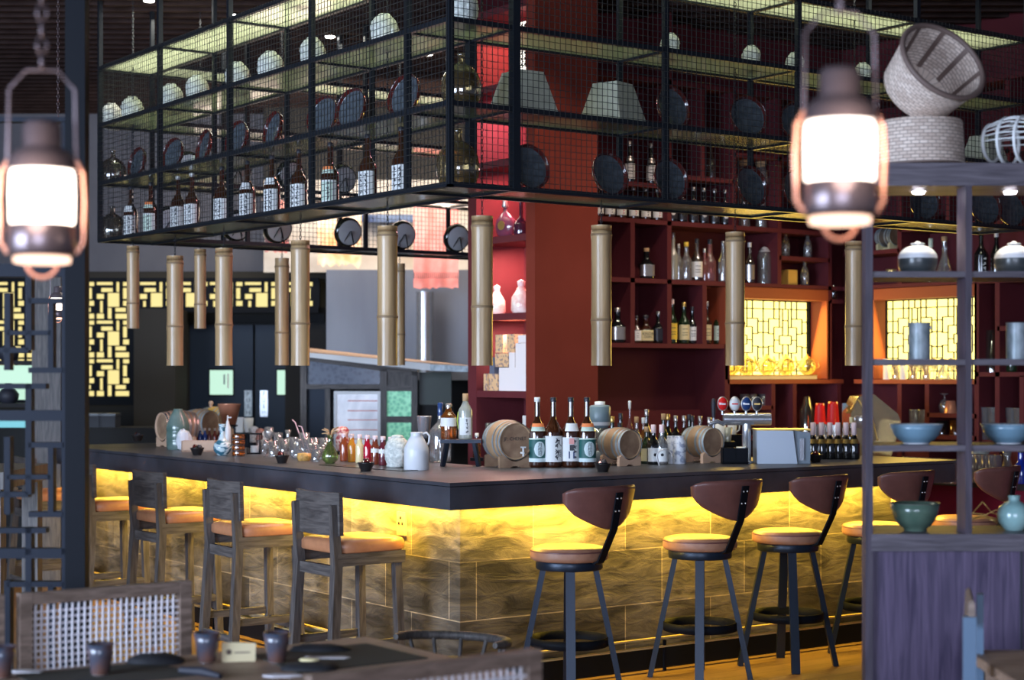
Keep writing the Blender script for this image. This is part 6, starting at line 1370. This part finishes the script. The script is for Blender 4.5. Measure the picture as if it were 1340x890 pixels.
# lanterns in the foreground
def lantern_parts(s=1.0):
    k = s; ps = []
    ps.append(('cap', G().lathe([(.070*k, .230*k), (.066*k, .250*k), (.052*k, .268*k), (.040*k, .274*k), (.037*k, .280*k), (.037*k, .318*k), (.030*k, .328*k), (.010*k, .332*k), (0, .333*k)], 'lampmetal', 28)))
    ps.append(('glass_chimney', G().lathe([(.058*k, .122*k), (.062*k, .130*k), (.063*k, .18*k), (.062*k, .222*k), (.058*k, .232*k)], 'lamp', 28)))
    ps.append(('fuel_base', G().lathe([(.056*k, .062*k), (.063*k, .066*k), (.066*k, .072*k), (.066*k, .118*k), (.062*k, .124*k)], 'lampmetal', 28)))
    ps.append(('base_ring', G().lathe([(.045*k, .048*k), (.054*k, .050*k), (.055*k, .060*k), (.045*k, .062*k)], 'lampring', 28)))
    for sx in (-1, 1): ps.append(('guard_wire', G().tube([(sx*.066*k, 0, .068*k), (sx*.080*k, 0, .09*k), (sx*.083*k, 0, .17*k), (sx*.080*k, 0, .225*k), (sx*.066*k, 0, .25*k)], .0045*k, 'copper', 8)))
    ps.append(('handle', G().tube([(-.066*k, 0, .25*k), (-.064*k, 0, .39*k), (-.03*k, 0, .428*k), (.03*k, 0, .428*k), (.064*k, 0, .39*k), (.066*k, 0, .25*k)], .003*k, 'lampmetal', 6)))
    ps.append(('lower_loop', G().tube([(.030*k*cos(t), 0, .048*k+.028*k*sin(t)) for t in [pi+i*pi/8 for i in range(9)]], .004*k, 'copper', 6)))
    return ps
def chain_mesh(Lc):
    c = G(); z = 0; k = 0
    while z < Lc:
        c.tube([(.010*cos(t) if k % 2 else 0, 0 if k % 2 else .010*cos(t), z+.02+.02*sin(t)) for t in [i*pi/3 for i in range(6)]], .003, 'lampmetal', 4, closed=True); z += .032; k += 1
    return c
LMB = bake(lantern_parts())
for px, py0, D, w_ in ((1099, 329, 3.05, 'right'), (55, 377, 3.35, 'left')):
    q = at_d(px, py0, D)
    thing('hanging_lantern', 'glowing metal storm lantern hanging in the %s foreground' % w_, 'lantern', LMB+bake([('chain', chain_mesh(4.2-(q.z+.425)).mesh('chain'))][:0])+[('chain', (lambda g_: ([g_.v.__setitem__(i, (v[0], v[1], v[2]+.425)) for i, v in enumerate(g_.v)], g_)[1])(chain_mesh(4.23-(q.z+.425))).mesh('chain'))], tuple(q), FR+.1, 'storm lanterns')
    pl_ = bpy.data.lights.new('lantern_light', 'POINT'); pl_.energy = 2; pl_.color = (1, .80, .66); pl_.shadow_soft_size = .09
    po = bpy.data.objects.new('lantern_light', pl_); COL.objects.link(po); po.location = q+Vector((0, 0, .20))-F*.14
q = at_d(76, 413, 9.0)
thing('hanging_lantern', 'small glowing lantern far behind the dark screen at the left', 'lantern', LMB+[('chain', (lambda g_: ([g_.v.__setitem__(i, (v[0], v[1], v[2]+.425)) for i, v in enumerate(g_.v)], g_)[1])(chain_mesh((4.26-q.z)/.62-.425)).mesh('chain'))], tuple(q-Vector((0, 0, .05))), FR, 'storm lanterns', (.62, .62, .62))

# dark fretwork screen, left foreground
M['fretm'] = mat('fret_metal', (.012, .015, .024), .5, spec=.12)
DS = 5.9; so = CAM+F*DS; so.z = 0
sx = lambda px: (px-HX)/FP*DS
sz = lambda py: CAM.z+(HY-py)/FP*DS
def sb_(g, a, b, c, d, m='fretm', y0=0, y1=.045): return g.bx((sx(a), y0, sz(d)), (sx(c), y1, sz(b)), m)
sp = [('post', G().bx((sx(86), -.01, 0), (sx(112), .05, 4.2), 'black'))]
for a, b in ((345, 362), (537, 551), (718, 731), (885, 897)): sp.append(('rail', sb_(G(), -260, a, 88, b)))
sp.append(('rail', sb_(G(), -260, 153, 88, 159)))
sp.append(('post', sb_(G(), -272, -400, -258, 1100, 'black')))
fw = []
def vf(x, y0, y1, w=8): fw.append(('fret', sb_(G(), x-w/2, y0, x+w/2, y1)))
def hf(x0, x1, y, w=7): fw.append(('fret', sb_(G(), x0, y-w/2, x1, y+w/2)))
vf(83, 160, 345, 6); vf(90, 0, 160, 5)
for oy in (362, 551):
    H_ = 175
    vf(84, oy, oy+H_, 7); vf(37, oy, oy+H_*.55); vf(9, oy+H_*.12, oy+H_*.7); vf(66, oy+H_*.2, oy+H_*.68, 7); vf(37, oy+H_*.8, oy+H_); vf(-20, oy, oy+H_*.6); vf(-60, oy+H_*.2, oy+H_); vf(-110, oy, oy+H_*.7); vf(-160, oy+H_*.2, oy+H_); vf(-215, oy, oy+H_)
    hf(37, 84, oy+H_*.18); hf(-20, 37, oy+H_*.55); hf(37, 84, oy+H_*.70); hf(-20, 60, oy+H_*.82); hf(9, 66, oy+H_*.42, 6); hf(-110, -20, oy+H_*.3); hf(-215, -110, oy+H_*.6); hf(-160, -60, oy+H_*.85)
vf(37, 731, 885); vf(66, 765, 885, 7); vf(9, 760, 885); hf(9, 84, 765); vf(84, 731, 885, 7); vf(-40, 731, 885); hf(-110, -40, 800); vf(-110, 731, 885); vf(-180, 731, 885)
thing('fretwork_screen', 'tall dark fretwork screen at the left edge of the foreground', 'screen', sp+fw, tuple(so), FR)

# dining table with place settings
zt = .75
tb = G(); e0 = at_z(705, 890, zt)
def tz(px, py): return at_z(px, py, zt)
B_ = tz(480, 833); A_ = B_+Vector((-2.5, 0, 0)); C__ = B_+Vector((0, -.86, 0)); D__ = A_+Vector((0, -.86, 0))
def slab(g, pts, z0, z1, m):
    n = len(pts); vs = [(p.x, p.y, z0) for p in pts]+[(p.x, p.y, z1) for p in pts]
    return g.add(vs, [tuple(range(n)), tuple(range(2*n-1, n-1, -1))]+[(i, i+n, (i+1) % n+n, (i+1) % n) for i in range(n)], m)
tp_ = slab(G(), [D__, C__, B_, A_], zt-.04, zt, 'tablew')
cen = (A_+B_+C__+D__)/4
tl = []
for p in (A_, B_, C__, D__):
    q = p+(cen-p)*.12; tl.append(('leg', G().box((q.x, q.y, (zt-.04)/2), (.06, .06, zt-.04), 'wood')))
thing('dining_table', 'brown wooden dining table across the bottom left foreground', 'table', [('tabletop', tp_)]+tl)
def placemat(pts, label):
    g = slab(G(), [tz(*p) for p in pts], zt, zt+.003, 'mat'); thing('placemat', label, 'placemat', g, group='dark placemats')
placemat(((20, 884), (200, 867), (262, 884), (60, 906)), 'dark placemat below the woven chair back')
placemat(((330, 858), (480, 843), (560, 862), (390, 882)), 'dark placemat under the napkin with the cream disc')
cup_ = bake([('cup_body', G().lathe([(.022, 0), (.026, .004), (.034, .055), (.040, .088), (.037, .088), (.030, .05), (0, .012)], 'mug', 26)), ('foot', G().lathe([(.023, 0), (.024, .010)], 'cap_s', 20, caps=False))])
for px, py, w_ in ((131, 884, 'second from the left, below the woven chair'), (271, 868, 'left of the cream card'), (362, 868, 'right of the cream card'), (2, 888, 'cut off by the left edge')):
    q = tz(px, py); thing('ceramic_cup', 'blue-brown glazed cup on the table, '+w_, 'cup', cup_, (q.x, q.y, zt+.003), FR, 'glazed cups on the table', 1.02)
q = tz(312, 866); cd = G().poly([(-.05, 0), (.05, 0), (.052, .055), (-.048, .060)], -.002, .002, mat('cream_card', (.66, .55, .33), .6)); cd.lathe([(0, .0035), (.008, .0035)], 'wickb', 14, T=Matrix.Translation(Vector((-.028, 0, .03))) @ Matrix.Rotation(pi/2, 4, 'X')); cd.bx((-.012, -.0035, .026), (.035, -.0032, .030), 'wickb')
thing('name_card', 'small cream card with a dark round mark standing between two cups', 'card', cd, (q.x, q.y, zt), FR+.15)
def lump(px, py, w_, d_, h_, seed, mm, name, label, rz=0):
    rk_ = random.Random(seed); g = G(); vs = []
    for j in range(7):
        ph = pi/2*j/6
        for i in range(18):
            a = 2*pi*i/18; k = 1+rk_.uniform(-.08, .08)
            vs.append((w_/2*cos(a)*cos(ph)**.5*k, d_/2*sin(a)*cos(ph)**.5*k, h_*sin(ph)*(1+rk_.uniform(-.1, .1)*(j > 0))))
    g.add(vs, [(j*18+i, j*18+(i+1) % 18, (j+1)*18+(i+1) % 18, (j+1)*18+i) for j in range(6) for i in range(18)], mm, True)
    q = tz(px, py); return thing(name, label, 'napkin' if 'napkin' in name else 'plate', g, (q.x, q.y, zt), FR+rz)
lump(204, 868, .17, .09, .028, 1, 'napkin', 'folded_napkin', 'folded black napkin left of the cups')
lump(418, 852, .19, .08, .020, 2, 'napkin', 'folded_napkin', 'long black napkin right of the cups')
lump(405, 876, .17, .10, .018, 3, 'napkin', 'folded_napkin', 'black napkin with a cream disc on it')
q = tz(405, 872); thing('cream_disc', 'small oval cream disc lying on the black napkin', 'disc', G().lathe([(.024, 0), (.026, .003), (.022, .006), (0, .007)], 'cream', 20), (q.x, q.y, zt+.017), FR, None, (1.2, .8, 1))
q = tz(262, 886); thing('utensil_wrap', 'dark wrapped cutlery lying in front of the cream card', 'cutlery', G().tube([(-.08, .0, .012), (0, .01, .014), (.08, 0, .010)], [.010, .014, .008], 'ink', 8), (q.x, q.y, zt), FR-.6)
for px, py, sd, w_ in ((30, 880, 8, 'left edge'), (430, 862, 9, 'right end'), (365, 886, 12, 'front')):
    rk = random.Random(sd); g = G(); pc = []
    for k in range(7): a = 2*pi*k/7; r_ = .05*rk.uniform(.6, 1.1); pc.append((r_*1.6*cos(a), r_*.55*sin(a)))
    g.add([(x, y, .004) for x, y in pc]+[(x, y, .001) for x, y in pc], [tuple(range(7)), tuple(range(13, 6, -1))]+[(i, i+7, (i+1) % 7+7, (i+1) % 7) for i in range(7)], 'string'); q = tz(px, py)
    thing('paper_scrap', 'pale crumpled paper on the table, '+w_, 'paper', g, (q.x, q.y, zt+.001), FR, 'paper scraps')
# woven-back chairs
def woven_chair(width, top_z, h, legs=True, tw=.028, p=.0205):
    """local: back panel in the XZ plane facing +Y (seat on the -Y side)"""
    ps = [('top_rail', G().bx((-width/2+.04, -.017, top_z-.038), (width/2-.04, .017, top_z-.001), 'chairw')), ('lower_rail', G().bx((-width/2, -.016, top_z-h), (width/2, .016, top_z-h+.035), 'chairw'))]
    for s in (-1, 1): ps.append(('back_post', G().bx((s*width/2-.02*(1+s), -.018, 0), (s*width/2+.02*(1-s), .018, top_z), 'chairw')))
    g = G(); x = -width/2+.055
    while x < width/2-.05: g.tube([(x, 0, top_z-.042), (x, .004, top_z-h/2), (x, 0, top_z-h+.035)], .0044, 'string', 5); x += p
    z = top_z-.065
    while z > top_z-h+.045: g.tube([(-width/2+.04, .003, z), (0, .006, z), (width/2-.04, .003, z)], .0044, 'string', 5); z -= p
    ps.append(('cord_weave', g))
    ps.append(('seat', G().bx((-width/2, -.46, .43), (width/2, -.01, .46), 'chairw')))
    for s in (-1, 1): ps.append(('front_leg', G().bx((s*width/2-.02*(1+s), -.46, 0), (s*width/2+.02*(1-s), -.42, .43), 'chairw')))
    return ps
def chair_at(xc, y, top, wd, label, rz=0):
    return thing('woven_chair', label, 'chair', woven_chair(wd, top, .30), (xc, y, 0), rz, 'cord-backed dining chairs')
ya = -1.70
xa_, xb_ = at_y(24, ya).x, at_y(248, ya).x
chair_at((xa_+xb_)/2, ya, .925, xb_-xa_, 'chair with a white cord-woven back across the bottom left')
chair_at(xa_-.05-(xb_-xa_)/2, ya, .925, xb_-xa_, 'cord-woven chair cut off by the left edge')
xe = at_y(704, -3.50).x; chair_at(xe-.33, -3.50, .922, .66, 'nearest chair, only its slanting top rail showing at the bottom centre', pi)
# curved-arm chair
q = at_d(590, 838, 6.9)
ac = [('arm_rail', G().tube([(.24*cos(t)*1.0, .20*sin(t), q.z+.0-.012*sin(t)) for t in [-.25+i*(pi+.5)/14 for i in range(15)]][::-1], [.012]+[.019]*13+[.012], 'wood', 10))]
for k in range(6):
    t = .25+k*(pi-.5)/5; ac.append(('spindle', G().tube([(.20*cos(t), .165*sin(t), .44), (.235*cos(t), .195*sin(t), q.z-.01)], .009, 'wood', 8)))
ac.append(('seat', G().lathe([(0, .40), (.21, .405), (.22, .42), (.21, .44), (0, .44)], 'wood', 28)))
for sx_ in (-1, 1):
    for sy_ in (-1, 1): ac.append(('leg', G().bar((sx_*.19, sy_*.18, 0), (sx_*.14, sy_*.13, .41), .03, .03, 'wood')))
thing('armchair', 'low round-armed wooden chair in front of the bar corner', 'chair', ac, (q.x, q.y, 0), FR-.5)
# chair at bottom right
q = at_d(1283, 785, 5.0)
rc = [('back_post', G().bx((-.050, -.02, 0), (-.012, .02, q.z-.05), mat('blue_grey_wood', (.09, .15, .23), .5))), ('back_post', G().bx((.0, .28, 0), (.020, .32, q.z-.02), mat('blue_grey_wood', (.09, .15, .23), .5))),
      ('top_rail', G().poly([(-.040, -.11), (-.012, -.11), (-.014, -.05), (-.016, -.01), (-.024, 0), (-.034, -.01), (-.036, -.05)], .0, .30, 'chairw', T=Matrix.Translation(Vector((0, 0, q.z)))) ), ('seat', G().bx((-.03, -.02, .43), (.42, .34, .46), 'wood')), ('front_leg', G().bx((.38, -.02, 0), (.42, .02, .43), 'wood')), ('front_leg', G().bx((.38, .30, 0), (.42, .34, .43), 'wood'))]
thing('dining_chair', 'blue-grey wooden chair seen edge-on in front of the cabinet', 'chair', rc, (q.x, q.y, 0), FR-.23)
q = at_d(1345, HY, 5.1)
thing('side_table', 'corner of a brown wooden table at the bottom right edge', 'table', [('tabletop', G().bx((-.12, -.5, .72), (.6, .25, .75), 'tablew')), ('leg', G().bx((-.08, .15, 0), (-.03, .20, .72), 'tablew')), ('leg', G().bx((-.08, -.45, 0), (-.03, -.40, .72), 'tablew')), ('leg', G().bx((.5, .15, 0), (.55, .20, .72), 'tablew'))], (q.x, q.y, 0), FR)
# long table with brown legs behind the screen, plus vases on its window sill
q = at_d(8, 612, 9.4)
lt = [('tabletop', G().bx((-1.9, -.45, q.z-.09), (.12, .45, q.z), 'wood')), ('leg', G().bx((.0, -.40, 0), (.09, -.30, q.z-.09), 'wood')), ('leg', G().bx((.0, .30, 0), (.09, .40, q.z-.09), 'wood')), ('leg', G().bx((-1.8, -.40, 0), (-1.7, -.30, q.z-.09), 'wood'))]
thing('high_table', 'thick grey timber high table behind the dark screen', 'table', lt, (q.x, q.y, 0), FR)
for px, py, s_, w_ in ((10, 470, 1.0, 'upper'), (16, 525, .95, 'lower')):
    pass
sh2 = [('shelf_board', G().bx((-1.2, 0, cz(528, 13)-.03), (.12, .3, cz(528, 13)), 'dark')), ('shelf_board', G().bx((-1.2, 0, cz(472, 13)-.03), (.12, .3, cz(472, 13)), 'dark')), ('upright', G().bx((.12, -.02, 0), (.34, .32, 2.4), 'wood')), ('upright', G().bx((-1.25, 0, 0), (-1.2, .3, 2.4), 'wood')), ('lit_panel', G().bx((-1.2, .29, cz(524, 13)), (.12, .30, cz(478, 13)), 'coolglow'), [], 'pale lit pane')]
p = CAM+F*13+R*fx(22, 13); p.z = 0
thing('display_shelf', 'dark display shelf with a pale lit pane behind the foreground screen', 'shelf', sh2, tuple(p), FR)
vb = G().lathe([(.05, 0), (.075, .03), (.08, .07), (.05, .11), (.022, .125), (.022, .14), (.03, .15)], 'ink', 20).mesh('dark_vase')
for py, w_ in ((472, 'upper'), (528, 'lower')):
    q = CAM+F*13.15+R*fx(11, 13.15); thing('dark_vase', 'squat black vase on the %s board of the display shelf at the left edge' % w_, 'vase', vb, (q.x, q.y, cz(py, 13)), 0)
q = CAM+F*14.5+R*fx(70, 14.5)
thing('service_counter', 'low dark service counter with a cyan-lit top under the big lattice', 'counter', [('body', G().bx((-1.6, 0, 0), (1.0, .5, cz(560, 14.5)), 'dark')), ('lit_strip', G().bx((-.5, .1, cz(560, 14.5)), (.06, .12, cz(545, 14.5)), 'cyan'))], (q.x, q.y, 0), FR)
for px, w_ in ((126, 'left'), (143, 'right')):
    q = CAM+F*14.6+R*fx(px, 14.6); thing('storage_box', 'black box on the service counter below the lattice, %s of two' % w_, 'box', [('box', G().bx((-.09, 0, 0), (.05, .2, .10), 'ink')), ('lid', G().bx((-.095, -.005, .10), (.055, .205, .12), 'cap_b'))], (q.x, q.y, cz(560, 14.5)), FR)
